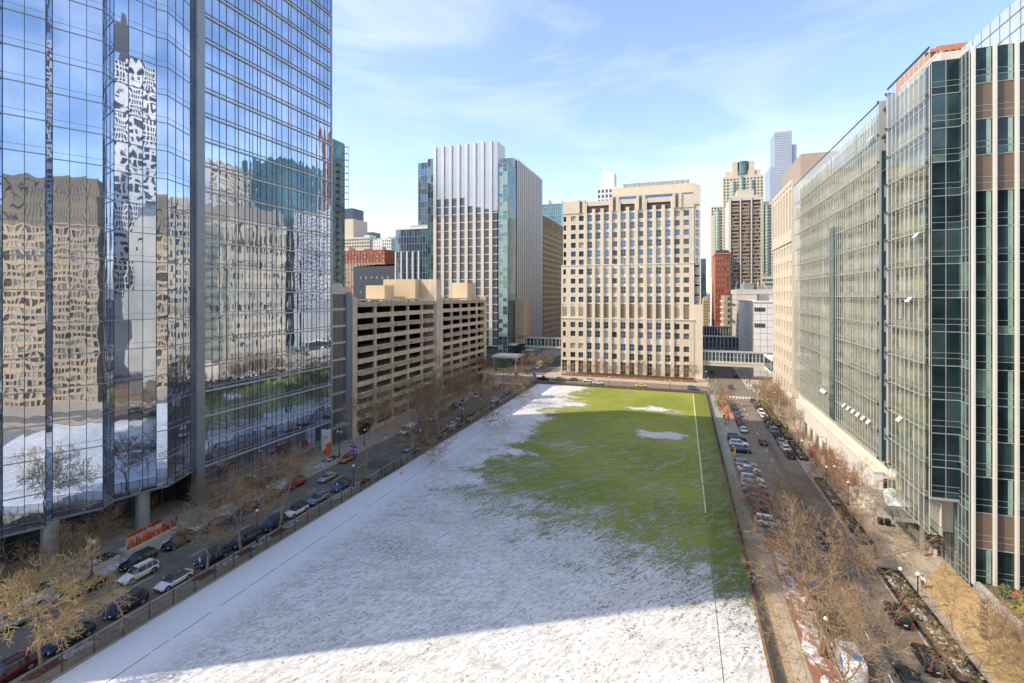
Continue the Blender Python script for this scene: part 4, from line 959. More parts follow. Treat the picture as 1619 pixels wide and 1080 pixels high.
s = MB(); s.tube((64.2, 606, 176), (64.2, 606, 190.5), 6.2, n=16); s.build('crown_glass', TEAL, pk)
gt = bld('far_skyscraper', 'hazy grey glass skyscraper with stepped top far behind on the right', 106, 150, 700, 740, 205, mat('haze_tint_glass', (.34, .40, .46), .35, .3, var=.06, scale=.05), 'skyscraper')  # distance haze is put into the pale blue-grey colour
core(gt, 111.5, 131, 701, 735, 249, MATS['haze_tint_glass'], 'upper_shaft'); core(gt, 131.1, 137, 703, 735, 232, MATS['haze_tint_glass'], 'upper_shaft'); s = MB()
for j in range(60): s.box(105.8, 150, 699.8, 700, 20+j*3.1, 20.9+j*3.1)
for j in range(15): s.box(111.3, 131, 700.8, 701, 206+j*2.9, 206.9+j*2.9)
for i in range(18): s.box(106+i*2.4, 106.4+i*2.4, 699.7, 700, 20, 205)
s.build('floor_band', mat('haze_tint_band', (.50, .54, .58), .5), gt)  # floor bands carry the haze in their colour too
b = bld('brick_tower', 'narrow red brick tower with dark roof beside the brown striped tower', 25.0, 35.3, 425, 470, 73, BRICK, 'tower')
facade(b, fr(25, 425, 1, 0), 10.3, 20, 72, 5, 12, .9, 1.7, BRICK, [BLIND, GLD], DARK, pd=.3, nv=0); facade(b, fr(25, 470, 0, -1), 45, 20, 72, 12, 12, 1.2, 1.8, BRICKO, [GLD, SLATE], DARK, pd=.3, nv=0)
s = MB(); s.prism([(25.5, 428), (35, 428), (33.5, 440), (27, 440)], 73, 76.5); s.build('roof', DARKG, b); parapet(b, 25, 35.3, 425, 470, 73, 1.0, BRICKO)
b = bld('street_building', 'white building with red windows down the right street', 28, 36, 520, 560, 58, WHITE)
facade(b, fr(28, 560, 0, -1), 40, 5, 55, 9, 12, 2.4, 3, WHITE, [BRICK, GLD], DARK, nv=0); facade(b, fr(28, 520, 1, 0), 8, 5, 55, 2, 12, 2.2, 3, WHITE, [BRICK], DARK, nv=0)
b = bld('street_building', 'small tan building down the right street left of the white one', 22.5, 28, 600, 640, 36, TAN); facade(b, fr(22.5, 600, 1, 0), 5.5, 4, 34, 3, 9, 1, 1.8, TAN, [GLD], DARK, nv=0)
b = bld('blue_glass_tower', 'dark blue glass tower at the end of the right street, taller of the pair', 22, 34, 800, 830, 96, NAVYG, 'tower'); glassgrid(b, fr(22, 800, 1, 0), 12, 10, 96, 6, 24, [NAVYG, GLB, TEAL], GREYL)
b = bld('blue_glass_tower', 'shorter blue glass tower at the end of the right street beside the cream hospital', 5, 20, 780, 800, 86, NAVYG, 'tower'); glassgrid(b, fr(5, 780, 1, 0), 15, 10, 86, 7, 22, [NAVYG, GLB, TEAL], WHITEM)
b = bld('street_building', 'dark brown low building far down the right street on its left side', -10, 11, 330, 372, 30, BROWND); b = bld('street_building', 'grey slab building left of the far right street', -14, 11, 430, 520, 42, GREYST)
facade(b, fr(-14, 430, 1, 0), 25, 4, 40, 8, 10, 2, 2, GREYST, [GLD], DARK, nv=0)
b = bld('green_roof_block', 'pale block with green window bands behind the brown striped tower', 60.5, 90, 520, 560, 58, CREAM)
s = MB()
for j in range(7): s.box(60.4, 90, 519.6, 520, 30+j*4, 31.6+j*4)
s.build('window_band', GLG, b)
b = bld('end_building', 'broad grey building closing the far end of the right street', -20, 60, 1100, 1150, 44, GREYST); facade(b, fr(-20, 1100, 1, 0), 80, 4, 42, 16, 10, 3, 2.4, GREYST, [GLD, NAVYG], DARK, nv=0)
# behind the cream hospital
b = bld('white_tower', 'white tower top with blank box crown behind the cream hospital roof', -66, -50.5, 400, 420, 128, WHITE, 'tower'); s = MB(); s.box(-63, -52.5, 402, 416, 128, 140.5); s.build('crown_box', WHITE, b)
facade(b, fr(-66, 400, 1, 0), 15.5, 90, 127, 5, 9, 1.8, 2.6, WHITE, [GLD], DARK, nv=0)
b = bld('tan_office_tower', 'golden tan office tower with rows of small windows left of the cream hospital', -118, -95.5, 338, 440, 98, TAN, 'tower')
facade(b, fr(-95.5, 338, 0, 1), 102, 6, 88, 26, 20, 2.2, 2.5, TAN, [GLD, BROWND], DARK, pd=.5, nv=0); facade(b, fr(-95.5, 338, 0, 1), 102, 89, 98, 26, 1, 2.4, 7.5, TAN, [BROWND], DARK, pd=.6, nv=0)
b = bld('teal_glass_tower', 'teal glass tower with pale roof plant behind the golden tan tower', -132, -108, 450, 480, 127, TEAL, 'tower'); glassgrid(b, fr(-132, 450, 1, 0), 24, 60, 124, 12, 16, [TEAL, NAVYG, GLG], WHITEM); s = MB(); s.box(-130, -122, 455, 470, 127, 133); s.box(-117, -109, 455, 470, 127, 131); s.build('penthouse', WHITE, b)
# left background
b = bld('teal_apartment_tower', 'slim teal glass apartment tower with balconies right behind the mirror tower', -190, -160, 190, 202.8, 116, TEAL, 'tower')
glassgrid(b, fr(-160, 190, 0, 1), 12.8, 20, 115, 8, 28, [TEAL, GLG, NAVYG, TEAL], GREY); s = MB()
for j in range(26): s.box(-160, -159.2, 197, 198.8, 20+j*3.35, 20.9+j*3.35)
s.build('balcony', DARKG, b)
s = MB()
for j in range(9): s.box(-160, -158.5, 202.8, 204.4, 88+j*3.3, 88.25+j*3.3)
s.box(-158.7, -158.5, 204.2, 204.4, 85, 116); s.build('corner_frame', WHITEM, b)
b = bld('navy_tower', 'small navy blue tower top above the beige hotel in the left distance', -560, -535, 700, 730, 190, SLATE, 'tower')
b = bld('beige_hotel', 'beige banded hotel tower behind the red brick block on the left', -362, -322, 450, 480, 104, mat('beige_precast', (.5, .4, .3)), 'hotel')
facade(b, fr(-362, 450, 1, 0), 40, 40, 103, 12, 17, 2.5, 1.8, CREAM, [BROWND, GLD], DARK, pd=.4, nv=0); core(b, -362, -345, 452, 478, 125, CREAM, 'upper_wall', z0=104)
b = bld('brick_block', 'red brick and stone apartment block between the teal tower and the white flats', -275, -222, 330, 350, 76.2, BRICK)
facade(b, fr(-275, 330, 1, 0), 53, 0, 66, 18, 19, 1.6, 1.9, mat('pinkish_stone', (.42, .27, .19), .85), [GLD, GLD, BLIND], DARK, pd=.3, nv=0); facade(b, fr(-275, 330, 1, 0), 53, 66, 76, 18, 3, 1.4, 1.7, BRICK, [GLD, BLIND], DARK, pd=.3, nv=0)
b = bld('dark_block', 'low charcoal block with a few windows behind the garage roof', -229, -192, 300, 330, 61, mat('charcoal_blue', (.045, .055, .075), .6, .1))
pieces('window', [(winmesh(1.6, 2.2, GLG if j % 2 else SLATE, DARK), fr(-229, 299.9, 1, 0) @ Matrix.Translation((6+i*4.6, -.03, 36+j*5.2))) for i in range(6) for j in range(4)], b, 24)
s = MB(); s.add([(-229, 300, 61), (-210, 300, 62.3), (-192, 300, 62.3), (-192, 330, 64.5), (-229, 330, 61)], [(0, 1, 2, 3, 4)]); s.build('roof', GREYL, b)
b = bld('white_flats', 'cream white flats left of the low navy glass block', -321, -300, 452, 480, 101, CREAM); facade(b, fr(-321, 452, 1, 0), 21, 40, 99, 7, 17, 1.4, 1.5, WHITE, [GLD], DARK, pd=.3, nv=0)
b = bld('balcony_flats', 'pale green flats with balconies beside the low navy glass block', -299, -288, 440, 470, 100, mat('pale_green_render', (.45, .50, .42), .8)); facade(b, fr(-299, 440, 1, 0), 11, 30, 99, 4, 20, 1.8, 2.0, WHITE, [GLG, GLD], DARK, pd=.6, nv=0)
b = bld('slate_tower', 'small dark tower top showing above the white flats', -470, -452, 640, 660, 138, SLATE, 'tower')
# top of the orange brick tower behind the right hand buildings
b = bld('orange_brick_tower', 'orange brick tower top rising behind the dark glass corner', 213, 294, 546, 620, 265, BRICKO, 'tower'); s = MB(); s.prism([(222, 556), (290, 556), (282, 588), (232, 588)], 265, 271); s.build('roof', BRICKO, b)
facade(b, fr(213, 546, 1, 0), 80, 170, 263, 16, 6, 3.4, 12.5, BRICKO, [BROWN], BROWND, pd=.6, nv=0)
# ---- buildings on the right of the street before the frame: the tower's panes mirror them
b = bld('brown_grid_building', 'brown brick building with cream bands mirrored in the glass tower', 44, 76, 8, 52, 66, mat('brown_brick', (.16, .10, .07), .9))
facade(b, fr(44, 52, 0, -1), 44, 0, 66, 16, 19, 2.2, 1.9, mat('pale_band', (.52, .47, .36), .8), [BROWND, GLD, BLIND], GREYL, pd=.6)
b = bld('white_grid_tower', 'tall white gridded tower mirrored in the glass tower', 79, 112, 20, 54, 150, WHITE, 'tower')
facade(b, fr(79, 54, 0, -1), 34, 60, 150, 12, 26, 1.7, 2.5, WHITE, [GLD], DARK, pd=.8, nv=0)
b = bld('olive_grid_tower', 'olive grey tower with cream grid mirrored in the glass tower', 45, 78, -50, -6, 84, mat('olive_panel', (.25, .20, .13), .85), 'tower')
facade(b, fr(45, -6, 0, -1), 44, 0, 66, 15, 20, 2.1, 1.9, mat('tan_band', (.52, .38, .22), .8), [GLD, BLIND, BROWND, MATS['window_taupe']], DARK, pd=.4, nv=1); facade(b, fr(45, -6, 0, -1), 44, 66, 84, 22, 2, .4, 6, MATS['olive_panel'], [DARKG], DARK, pd=.2, nv=0)
b = bld('brick_flats', 'red brown brick flats mirrored low in the glass tower', 44, 70, -110, -58, 62, BRICK); facade(b, fr(44, -58, 0, -1), 52, 0, 62, 18, 18, 1.6, 2.0, mat('brown_brick', (.16, .10, .07)), [GLD, BLIND], WHITEM, pd=.3, nv=0)
b = bld('white_lattice_tower', 'tall white lattice tower mirrored in the glass tower facet', 125, 156, 66, 100, 160, WHITE, 'tower'); facade(b, fr(125, 100, 0, -1), 34, 40, 160, 13, 36, 1.6, 2.3, WHITE, [GLD, SLATE], DARK, pd=.7, nv=0); core(b, 130, 134, 78, 83, 186, DARKG, 'spire', z0=160)
b = bld('pale_hotel', 'pale gridded hotel mirrored at the left of the flat glass wall', 90, 112, 215, 240, 121, WHITE, 'tower'); facade(b, fr(90, 240, 0, -1), 25, 40, 121, 10, 26, 1.5, 2.1, CREAM, [GLD, SLATE], DARK, pd=.6, nv=0)
b = bld('ochre_flats', 'ochre stone flats mirrored beside the cream block in the glass tower', 78, 100, 108, 118, 92, mat('yellow_stone', (.58, .42, .24), .85)); facade(b, fr(78, 118, 0, -1), 10, 40, 92, 3, 14, 1.4, 1.9, MATS['yellow_stone'], [GLD], DARK, pd=.3, nv=0)
b = bld('teal_office_tower', 'teal office tower mirrored at the right of the flat glass wall', 120, 160, 300, 340, 148, TEAL, 'tower'); facade(b, fr(120, 340, 0, -1), 40, 60, 148, 14, 22, 2.0, 2.4, GLG, [TEAL, NAVYG], WHITEM, pd=.3, nv=0); facade(b, fr(120, 300, 1, 0), 40, 60, 148, 14, 22, 2.0, 2.4, GLG, [TEAL, NAVYG], WHITEM, pd=.3, nv=0)
b = bld('white_balcony_tower', 'white balcony tower mirrored low at the right of the flat glass wall', 80, 108, 300, 330, 104, WHITE, 'tower'); facade(b, fr(80, 330, 0, -1), 30, 30, 104, 12, 22, 1.7, 2.0, WHITE, [GLD, SLATE], DARK, pd=.8, nv=0); facade(b, fr(80, 300, 1, 0), 28, 30, 104, 12, 22, 1.6, 2.0, WHITE, [GLD, SLATE], DARK, pd=.8, nv=0)
b = bld('green_glass_tower', 'green glass tower behind the double skin building mirrored in the glass tower', 80, 120, 120, 160, 112, TEAL, 'tower'); glassgrid(b, fr(80, 160, 0, -1), 40, 60, 112, 16, 15, [TEAL, GLG], WHITEM)
q = random.Random(77)
each('roof_unit', [(x, x+q.uniform(2, 4), y, y+q.uniform(2, 4), 86.6, 86.6+q.uniform(1.2, 2.6)) for x, y in ((-56, 256), (-50, 262), (-46, 255), (-40, 258))], GREYL, fb)
each('roof_unit', [(x, x+q.uniform(2, 3.5), y, y+q.uniform(2, 4), 96.8, 96.8+q.uniform(1.2, 2.4)) for x, y in ((-33, 275), (-24, 282), (-12, 276), (-2, 284))], GREYL, fb)
each('roof_unit', [(-130, -126, 254, 259, 124.8, 126.4), (-112, -106, 254, 260, 124.8, 126.9), (-104, -99, 280, 290, 118.5, 121.5)], GREYL, lav)
# ================================================================ FENCES
def picket_panel(L, h, fabric, n):
    m = MB(); m.box(0, L, -.02, .02, .12, .17); m.box(0, L, -.02, .02, h-.08, h-.03)
    for i in range(n): x = (i+.5)*L/n; m.add([(x-.012, -.012, .05), (x+.012, -.012, .05), (x, .016, .05), (x-.012, -.012, h), (x+.012, -.012, h), (x, .016, h)], [(0, 1, 4, 3), (1, 2, 5, 4), (2, 0, 3, 5)])
    return m.mesh('picket_panel', [FENCE])
def postmesh(h): m = MB(); m.box(-.045, .045, -.045, .045, 0, h); m.box(-.06, .06, -.06, .06, h, h+.05); return m.mesh('post', [FENCE])
def fence(label, pts_, h, step, dens, fabric=None):
    (x0, y0), (x1, y1) = pts_; L = math.hypot(x1-x0, y1-y0); n = round(L/step); st_ = L/n; f = thing('metal_fence', label, 'fence', (x0, y0, .1))
    pm = picket_panel(st_-.1, h, fabric, max(2, int(st_*dens))); po = postmesh(h+.12); F = fr(x0, y0, x1-x0, y1-y0, .1)
    pieces('post', [(po, F @ Matrix.Translation((i*st_, 0, 0))) for i in range(n+1)], f); 
    it = [(pm, F @ Matrix.Translation((i*st_+.05, 0, 0))) for i in range(n)]; pieces('picket_panel', it, f)
    if fabric:
        q = MB(); q.quad((0, 0, .18), (st_-.1, 0, .18), (st_-.1, 0, h-.1), (0, 0, h-.1)); me = q.mesh('fabric_screen', [fabric]); pieces('fabric_screen', [(me, F @ Matrix.Translation((i*st_+.05, .03, 0))) for i in range(n)], f)
    return f
FAB = clearglass('fence_mesh', (.68, .66, .62), 0.0, 1.01)
fence('long dark picket fence with mesh between the snow and the left street', ((-61.9, 12), (-61.9, 211.6)), 1.9, 3.0, 4.5, FAB)
fence('dark screened fence along the right side of the grass', ((9.0, 12), (9.0, 211.6)), 1.5, 3.0, 6, mat('black_screen', (.03, .03, .032), .9, var=.1))
fence('low dark fence across the far end of the grass', ((-61.8, 211.75), (8.9, 211.75)), 1.25, 3.0, 5, FAB)
# construction style braced gate beside the street
g2 = thing('braced_gate', 'dark braced gate frame in the left fence near the orange cone', 'gate', (-61.75, 92, .1)); s = MB()
for i in range(6):
    y = 90+i*1.7; s.box(-61.78, -61.7, y, y+.07, .1, 2.15); s.tube((-61.74, y, .3), (-61.74, y+1.7, 2.0), .03, n=4)
s.box(-61.78, -61.7, 90, 100.2, 2.05, 2.15); s.box(-61.78, -61.7, 90, 100.2, .25, .33); s.build('frame', FENCE, g2)
# leaf litter and twiggy growth along the far fence
hb = MB()
for i in range(1500):
    x = -58+rnd.random()*66; y = rnd.uniform(212.2, 213.0)-.5; hb.tube((x, y, .1), (x+rnd.uniform(-.4, .4), y+rnd.uniform(-.3, .3), rnd.uniform(.4, 1.2)), .04, .015, n=3, cap=False)
hb.build('dry_shrubs', TWIG, kind='stuff')
# ================================================================ CARS
SPEC = {  # L, W, belt stations scale, cab (xb0,xb1,xt0,xt1), top, kind
 'sedan': dict(L=4.75, W=1.82, cab=(-2.0, 1.15, -1.15, .35), top=1.45, belt=.96, hood=.88, tail=1.0),
 'suv': dict(L=4.75, W=1.9, cab=(-2.25, 1.05, -1.95, .35), top=1.72, belt=1.08, hood=1.02, tail=1.05),
 'minivan': dict(L=5.05, W=1.96, cab=(-2.42, 1.55, -2.15, .75), top=1.78, belt=1.05, hood=1.0, tail=1.05),
 'pickup': dict(L=5.6, W=1.98, cab=(-.75, 1.35, -.55, .6), top=1.85, belt=1.15, hood=1.1, tail=1.12),
 'van': dict(L=5.6, W=2.05, cab=(.2, 2.25, .3, 1.45), top=2.1, belt=1.25, hood=1.15, tail=2.55)}
def loft(m, st, mi=0):
    """st: [x, zbot, ztop, halfwidth]"""
    n0 = len(m.v); ring = 10; vs = []
    for x, zb, zt, w_ in st:
        vs += [(x, -w_*.88, zb), (x, -w_, zb+.12), (x, -w_*1.0, zb+(zt-zb)*.62), (x, -w_*.95, zt-.05), (x, -w_*.82, zt), (x, w_*.82, zt), (x, w_*.95, zt-.05), (x, w_*1.0, zb+(zt-zb)*.62), (x, w_, zb+.12), (x, w_*.88, zb)]
    fs = []
    for i in range(len(st)-1):
        for k in range(ring): a = i*ring+k; b_ = i*ring+(k+1) % ring; fs.append((a, b_, b_+ring, a+ring))
    fs += [tuple(range(ring-1, -1, -1)), tuple((len(st)-1)*ring+k for k in range(ring))]
    m.add(vs, fs, mi)
CARP = {}
def car_meshes(kind):
    if kind in CARP: return CARP[kind]
    S = SPEC[kind]; L = S['L']/2; W = S['W']/2; b = S['belt']; h = S['hood']; tl = S['tail']; xb0, xb1, xt0, xt1 = S['cab']; P = {}
    m = MB()
    if kind == 'pickup':
        loft(m, [(-L, .5, b-.08, W*.93), (-L+.08, .38, b, W*.97), (-.8, .3, b, W), (.2, .3, b, W), (xb1, .3, b, W), (L-.5, .32, h, W*.97), (L-.08, .35, h-.12, W*.9), (L, .5, h-.3, W*.82)])
        m.box(-L+.12, -.85, -W*.8, W*.8, b-.001, b+.012, 1)
    elif kind == 'van':
        loft(m, [(-L, .5, 2.45, W*.93), (-L+.1, .35, tl, W*.97), (.2, .3, tl, W), (.9, .3, 2.5, W*.97), (1.1, .3, 2.35, W*.95), (xb1, .32, b, W*.96), (L-.35, .34, h-.05, W*.93), (L-.06, .36, h-.35, W*.86), (L, .5, h-.5, W*.8)])
    else:
        loft(m, [(-L, .48, tl-.22, W*.80), (-L+.06, .34, tl-.06, W*.88), (-L+.3, .26, tl, W*.96), (xb0+.5, .22, b+.02, W), (0, .21, b, W), (xb1-.2, .22, b-.01, W), (xb1+.4, .23, h, W*.985), (L-.4, .26, h-.12, W*.95), (L-.1, .32, h-.24, W*.87), (L, .45, h-.36, W*.76)])
    P['body'] = m
    g_ = MB(); T = S['top']; wb = W*.93; wt = W*.70
    if kind == 'van': 
        xf = [(xb1-.02, b+.02), (1.12, 2.3)]; g_.add([(xb1+.03, -W*.8, b+.05), (xb1+.03, W*.8, b+.05), (1.18, W*.75, 2.3), (1.18, -W*.75, 2.3)], [(0, 1, 2, 3)])
        for s_ in (-1, 1): g_.add([(xb1-.15, s_*(W*.985), b+.1), (1.0, s_*(W*.985), 2.05), (.35, s_*(W*1.004), 2.05), (.35, s_*(W*1.004), b+.1)], [(0, 1, 2, 3)])
    else:
        zb = b-.03; v = [(xb0, -wb, zb), (xb1, -wb, zb), (xb1, wb, zb), (xb0, wb, zb), (xt0, -wt, T-.04), (xt1, -wt, T-.04), (xt1, wt, T-.04), (xt0, wt, T-.04)]
        g_.add(v, [(0, 1, 5, 4), (1, 2, 6, 5), (2, 3, 7, 6), (3, 0, 4, 7), (4, 5, 6, 7)])
    P['windows'] = g_
    r_ = MB()
    if kind != 'van':
        c = .05; r_.add([(xt0-c, -wt-.02, T-.07), (xt1+c, -wt-.02, T-.07), (xt1+c, wt+.02, T-.07), (xt0-c, wt+.02, T-.07), (xt0+.1, -wt+.12, T), (xt1-.1, -wt+.12, T), (xt1-.1, wt-.12, T), (xt0+.1, wt-.12, T)], [(0, 1, 5, 4), (1, 2, 6, 5), (2, 3, 7, 6), (3, 0, 4, 7), (4, 5, 6, 7)])
        for s_ in (-1, 1):
            for (xa, xc, w2) in ((xb0, xt0, .13), (xb1, xt1, .09), ((xb0+xb1)/2+.1, (xt0+xt1)/2+.1, .07), (xb0*.55+xb1*.45-.5, xt0*.75+xt1*.25, .06)):
                r_.add([(xa-w2/2, s_*(wb+.012), b-.03), (xa+w2/2, s_*(wb+.012), b-.03), (xc+w2/2, s_*(wt+.012), T-.06), (xc-w2/2, s_*(wt+.012), T-.06), (xa, s_*(wb-.03), b-.03), (xc, s_*(wt-.03), T-.06)], [(0, 1, 2, 3), (0, 3, 5, 4), (1, 4, 5, 2)])
    else: r_.box(-L+.3, .1, -W*.7, W*.7, tl, tl+.03)
    P['roof'] = r_
    wx = L-.88 if kind != 'van' else L-1.0; wr = -L+.9 if kind != 'pickup' else -L+1.2; R_ = .34 if kind == 'sedan' else .38
    wh_ = MB(); wh_.tube((0, -.11, 0), (0, .11, 0), R_, n=16); P['wheel'] = wh_
    rm = MB(); rm.tube((0, -.125, 0), (0, .125, 0), R_*.62, n=10, mi=0); rm.tube((0, -.13, 0), (0, .13, 0), R_*.15, n=6, mi=1); P['rim'] = rm
    ar = MB()
    for x in (wx, wr):
        for s_ in (-1, 1): ar.tube((x, s_*(W-.12), R_+.02), (x, s_*(W+.006), R_+.02), R_+.075, n=16)
    P['wheel_arch'] = ar
    for s_ in (-1, 1):
        ar.box(wr+R_+.1, wx-R_-.1, s_*(W+.004), s_*(W-.05), .2, .36)
        if kind in ('suv', 'minivan'): ar.box(xt0+.1, xt1-.1, s_*(wt-.10), s_*(wt-.06), T+.02, T+.06)
    hl = MB(); hl.add([(L-.16, -.24, 0), (L-.0, .10, 0), (L-.0, .10, .11), (L-.38, -.26, .15), (L-.42, .0, .17), (L-.14, .12, .15)], [(0, 1, 2, 3), (3, 2, 5, 4)]) ; hl = MB(); hl.box(-.10, .05, -.2, .2, -.06, .07); P['headlight'] = hl
    tb = MB(); tb.box(-.05, .08, -.17, .17, -.1, .1) if kind in ('sedan',) else tb.box(-.05, .1, -.1, .1, -.16, .2); P['tail_light'] = tb
    gr = MB(); gr.box(L-.10, L+.012, -W*.5, W*.5, .42, h-.42 if kind != 'van' else .72); gr.box(L-.12, L+.006, -W*.62, W*.62, .30, .38); gr.box(-L-.006, -L+.08, -W*.6, W*.6, .40, .5); P['grille'] = gr
    mi_ = MB(); mi_.box(-.08, .06, -.10, .10, -.07, .07); P['mirror'] = mi_
    pl = MB(); pl.box(L+.012, L+.03, -.2, .2, .45, .56); pl.box(-L-.03, -L-.0, -.2, .2, .62, .74); P['licence_plate'] = pl
    sn = MB()
    D = dict(wx=wx, wr=wr, R=R_, W=W, L=L, h=h, tl=tl, b=b, xb1=xb1, T=T, xt0=xt0, xt1=xt1, wt=wt)
    ms = {'body': P['body'].mesh('body', [GREY, DARK], True), 'windows': P['windows'].mesh('windows', [CARGL]), 'roof': P['roof'].mesh('roof', [GREY]), 'wheel': P['wheel'].mesh('wheel', [TYRE]),
          'rim': P['rim'].mesh('rim', [RIM, DARK]), 'wheel_arch': P['wheel_arch'].mesh('wheel_arch', [BLACK]), 'headlight': P['headlight'].mesh('headlight', [LAMPW]), 'tail_light': P['tail_light'].mesh('tail_light', [LAMPR]),
          'grille': P['grille'].mesh('grille', [DARK]), 'mirror': P['mirror'].mesh('mirror', [GREY]), 'licence_plate': P['licence_plate'].mesh('licence_plate', [PAINT])}
    CARP[kind] = (ms, D); return CARP[kind]
NAME = {'sedan': 'sedan', 'suv': 'suv', 'minivan': 'minivan', 'pickup': 'pickup_truck', 'van': 'delivery_van'}
def car(kind, x, y, ang, pm, label, group=None, roofm=None, snow=False, z=.0, dark_roof=False, scale=1.):
    ms, D = car_meshes(kind); t = thing(NAME[kind], label, 'van' if kind in ('van', 'minivan') else ('pickup truck' if kind == 'pickup' else 'car'), (x, y, z), group, R(ang)); t.scale = (scale,)*3
    def put(n, M, m=None, par=None):
        o = bpy.data.objects.new(n, ms[n]); COL.objects.link(o); o.parent = par or t; o.matrix_basis = M
        if m: o.material_slots[0].link = 'OBJECT'; o.material_slots[0].material = m
        return o
    put('body', ID, pm); put('windows', ID); put('roof', ID, CARGL if dark_roof else pm); put('wheel_arch', ID); put('grille', ID); put('licence_plate', ID)
    for wx_ in (D['wx'], D['wr']):
        for s_ in (-1, 1):
            o = put('wheel', Matrix.Translation((wx_, s_*(D['W']-.10), D['R']))); put('rim', ID, None, o)
    for s_ in (-1, 1):
        put('headlight', Matrix.Translation((D['L']-.10, s_*(D['W']*.68), D['h']-.33 if kind != 'van' else .85)) @ Matrix.Rotation(s_*R(-22), 4, 'Z'))
        put('tail_light', Matrix.Translation((-D['L']+.06, s_*(D['W']*.78), D['tl']-.25 if kind != 'van' else 1.2)))
        put('mirror', Matrix.Translation((D['xb1']-.45, s_*(D['W']+.06), D['b']+.05)), pm)
    if snow:
        m = MB(); m.box(D['xt0']+.1, D['xt1'], -D['wt']+.06, D['wt']-.06, D['T']+.001, D['T']+.07); o = m.build('roof_snow', SNOWM); o.parent = t
    return t
K = paint('black', (.015, .016, .02)); NV = paint('navy', (.015, .022, .055)); WH = paint('white', (.72, .72, .71), 0); SV = paint('silver', (.42, .44, .46), .6); RD = paint('red', (.35, .02, .02)); DR = paint('dark_red', (.11, .015, .02)); BL = paint('blue', (.05, .11, .24)); GY = paint('grey', (.12, .125, .13)); OR = paint('orange', (.60, .16, .03)); SB = paint('blue_silver', (.25, .32, .40), .6); YL = paint('yellow', (.72, .55, .02), 0); MR = paint('maroon', (.14, .03, .035)); PR = paint('purple', (.07, .03, .14))
GL_ = 'cars parked by the left street fence'; GW = 'cars parked along the tower side of the left street'; GA = 'cars parked at an angle to the grass'; GR = 'cars parked down the right side of the right street'; GM = 'moving cars'; GP = 'cars parked under the trees on the right street'; GF = 'cars on the far cross street'; GT = 'cars parked end to end on the far left side of the right street'
A = -90
for a in [
 ('suv', -66.6, 30.6, A, DR, 'dark red suv at the bottom left corner by the fence', GL_), ('sedan', -66.6, 36.0, A, NV, 'dark navy sedan parked nearest the golden tree on the fence side', GL_),
 ('suv', -66.8, 42.2, A, NV, 'navy suv with roof rails and bright wheels by the pale concrete patch', GL_), ('suv', -66.7, 54.2, A, NV, 'dark navy suv behind the first forked street tree', GL_),
 ('minivan', -66.7, 59.9, A, NV, 'navy minivan parked between two street trees beside the globe lamp', GL_), ('suv', -66.6, 65.6, A, NV, 'dark blue suv just behind the white suv with sunroof', GL_),
 ('suv', -66.7, 76.6, A, SB, 'silver blue estate car with roof bars by the fence', GL_), ('suv', -66.7, 83.4, A, BL, 'mid blue suv beside the double purple banner lamp', GL_),
 ('sedan', -66.5, 109.9, A, SB, 'silver blue hatchback next to the dark gap in the fence trees', GL_), ('suv', -66.7, 116.3, A, RD, 'bright red suv parked behind the purple banner post', GL_),
 ('sedan', -66.5, 128.3, A, GY, 'dark grey sedan parked before the white one along the fence', GL_), ('sedan', -66.3, 133.8, A, WH, 'white sedan parked mid row along the fence', GL_),
 ('suv', -66.4, 139.4, A, K, 'black suv parked mid row along the fence', GL_), ('sedan', -66.8, 148.6, A, NV, 'dark blue and white sedan standing alone along the fence', GL_),
 ('sedan', -66.8, 158.6, A, GY, 'grey sedan parked along the fence beyond the dark blue one', GL_), ('pickup', -66.7, 170.6, A, WH, 'white pickup parked toward the far end of the fence', GL_),
 ('suv', -66.9, 178.3, A, GY, 'dark grey suv parked behind the blue one near the far end', GL_), ('suv', -67.1, 185.6, A, BL, 'light blue suv with snow on its roof near the far end of the fence', GL_),
 ('suv', -72.8, 47.7, A, WH, 'white suv driving in the middle lane beside the orange letters', GM), ('sedan', -72.6, 86.4, A, SV, 'silver sedan driving down the middle of the left street', GM),
 ('sedan', -76.2, 42.8, A, K, 'black sedan parked by the snow bank opposite the navy suv', GW), ('pickup', -76.3, 36.2, A, SV, 'silver pickup behind the golden tree at the left edge', GW),
 ('suv', -76.3, 49.9, A, K, 'black suv with red tail lights below the orange letter sign', GW), ('suv', -76.2, 56.0, A, K, 'black suv parked beside the red end of the letter sign', GW),
 ('sedan', -75.9, 62.6, A, K, 'black sedan parked past the letter sign under a bare limb', GW), ('sedan', -76.0, 69.2, A, PR, 'dark purple sedan parked behind the globe lamp on the tower side', GW),
 ('sedan', -76.3, 75.0, A, K, 'black sedan between the purple and the dark red car', GW), ('suv', -76.4, 81.2, A, RD, 'dark red crossover parked at the snowy kerb by the mirror glass', GW),
 ('suv', -76.3, 97.9, A, OR, 'orange suv by the white and orange sign panel', GW), ('van', -75.6, 123.5, A, WH, 'white delivery van in front of the parking garage', GW),
 ('sedan', -75.6, 139.2, A, WH, 'white sedan in front of the garage middle', GW), ('sedan', -75.4, 146.0, A, GY, 'dark grey car parked behind the white sedan near the garage', GW),
 ('suv', -76.2, 155.2, A, K, 'black suv in front of the second garage half', GW), ('sedan', -76.4, 163.9, A, SV, 'pale silver car in front of the second garage half', GW),
 ('suv', -76.1, 175.4, A, WH, 'white suv parked at the far end of the garage', GW), ('sedan', -73.7, 195.4, A, K, 'dark car waiting near the crosswalk past the garage', GM)]: car(*a, snow=('snow on its roof' in a[5]))
car('sedan', -66.5, 48.2, A, WH, 'white electric sedan with black glass roof parked by the fence', GL_, dark_roof=True)
car('suv', -66.7, 71.0, A, WH, 'white suv with black sunroof parked by the fence', GL_, dark_roof=True)
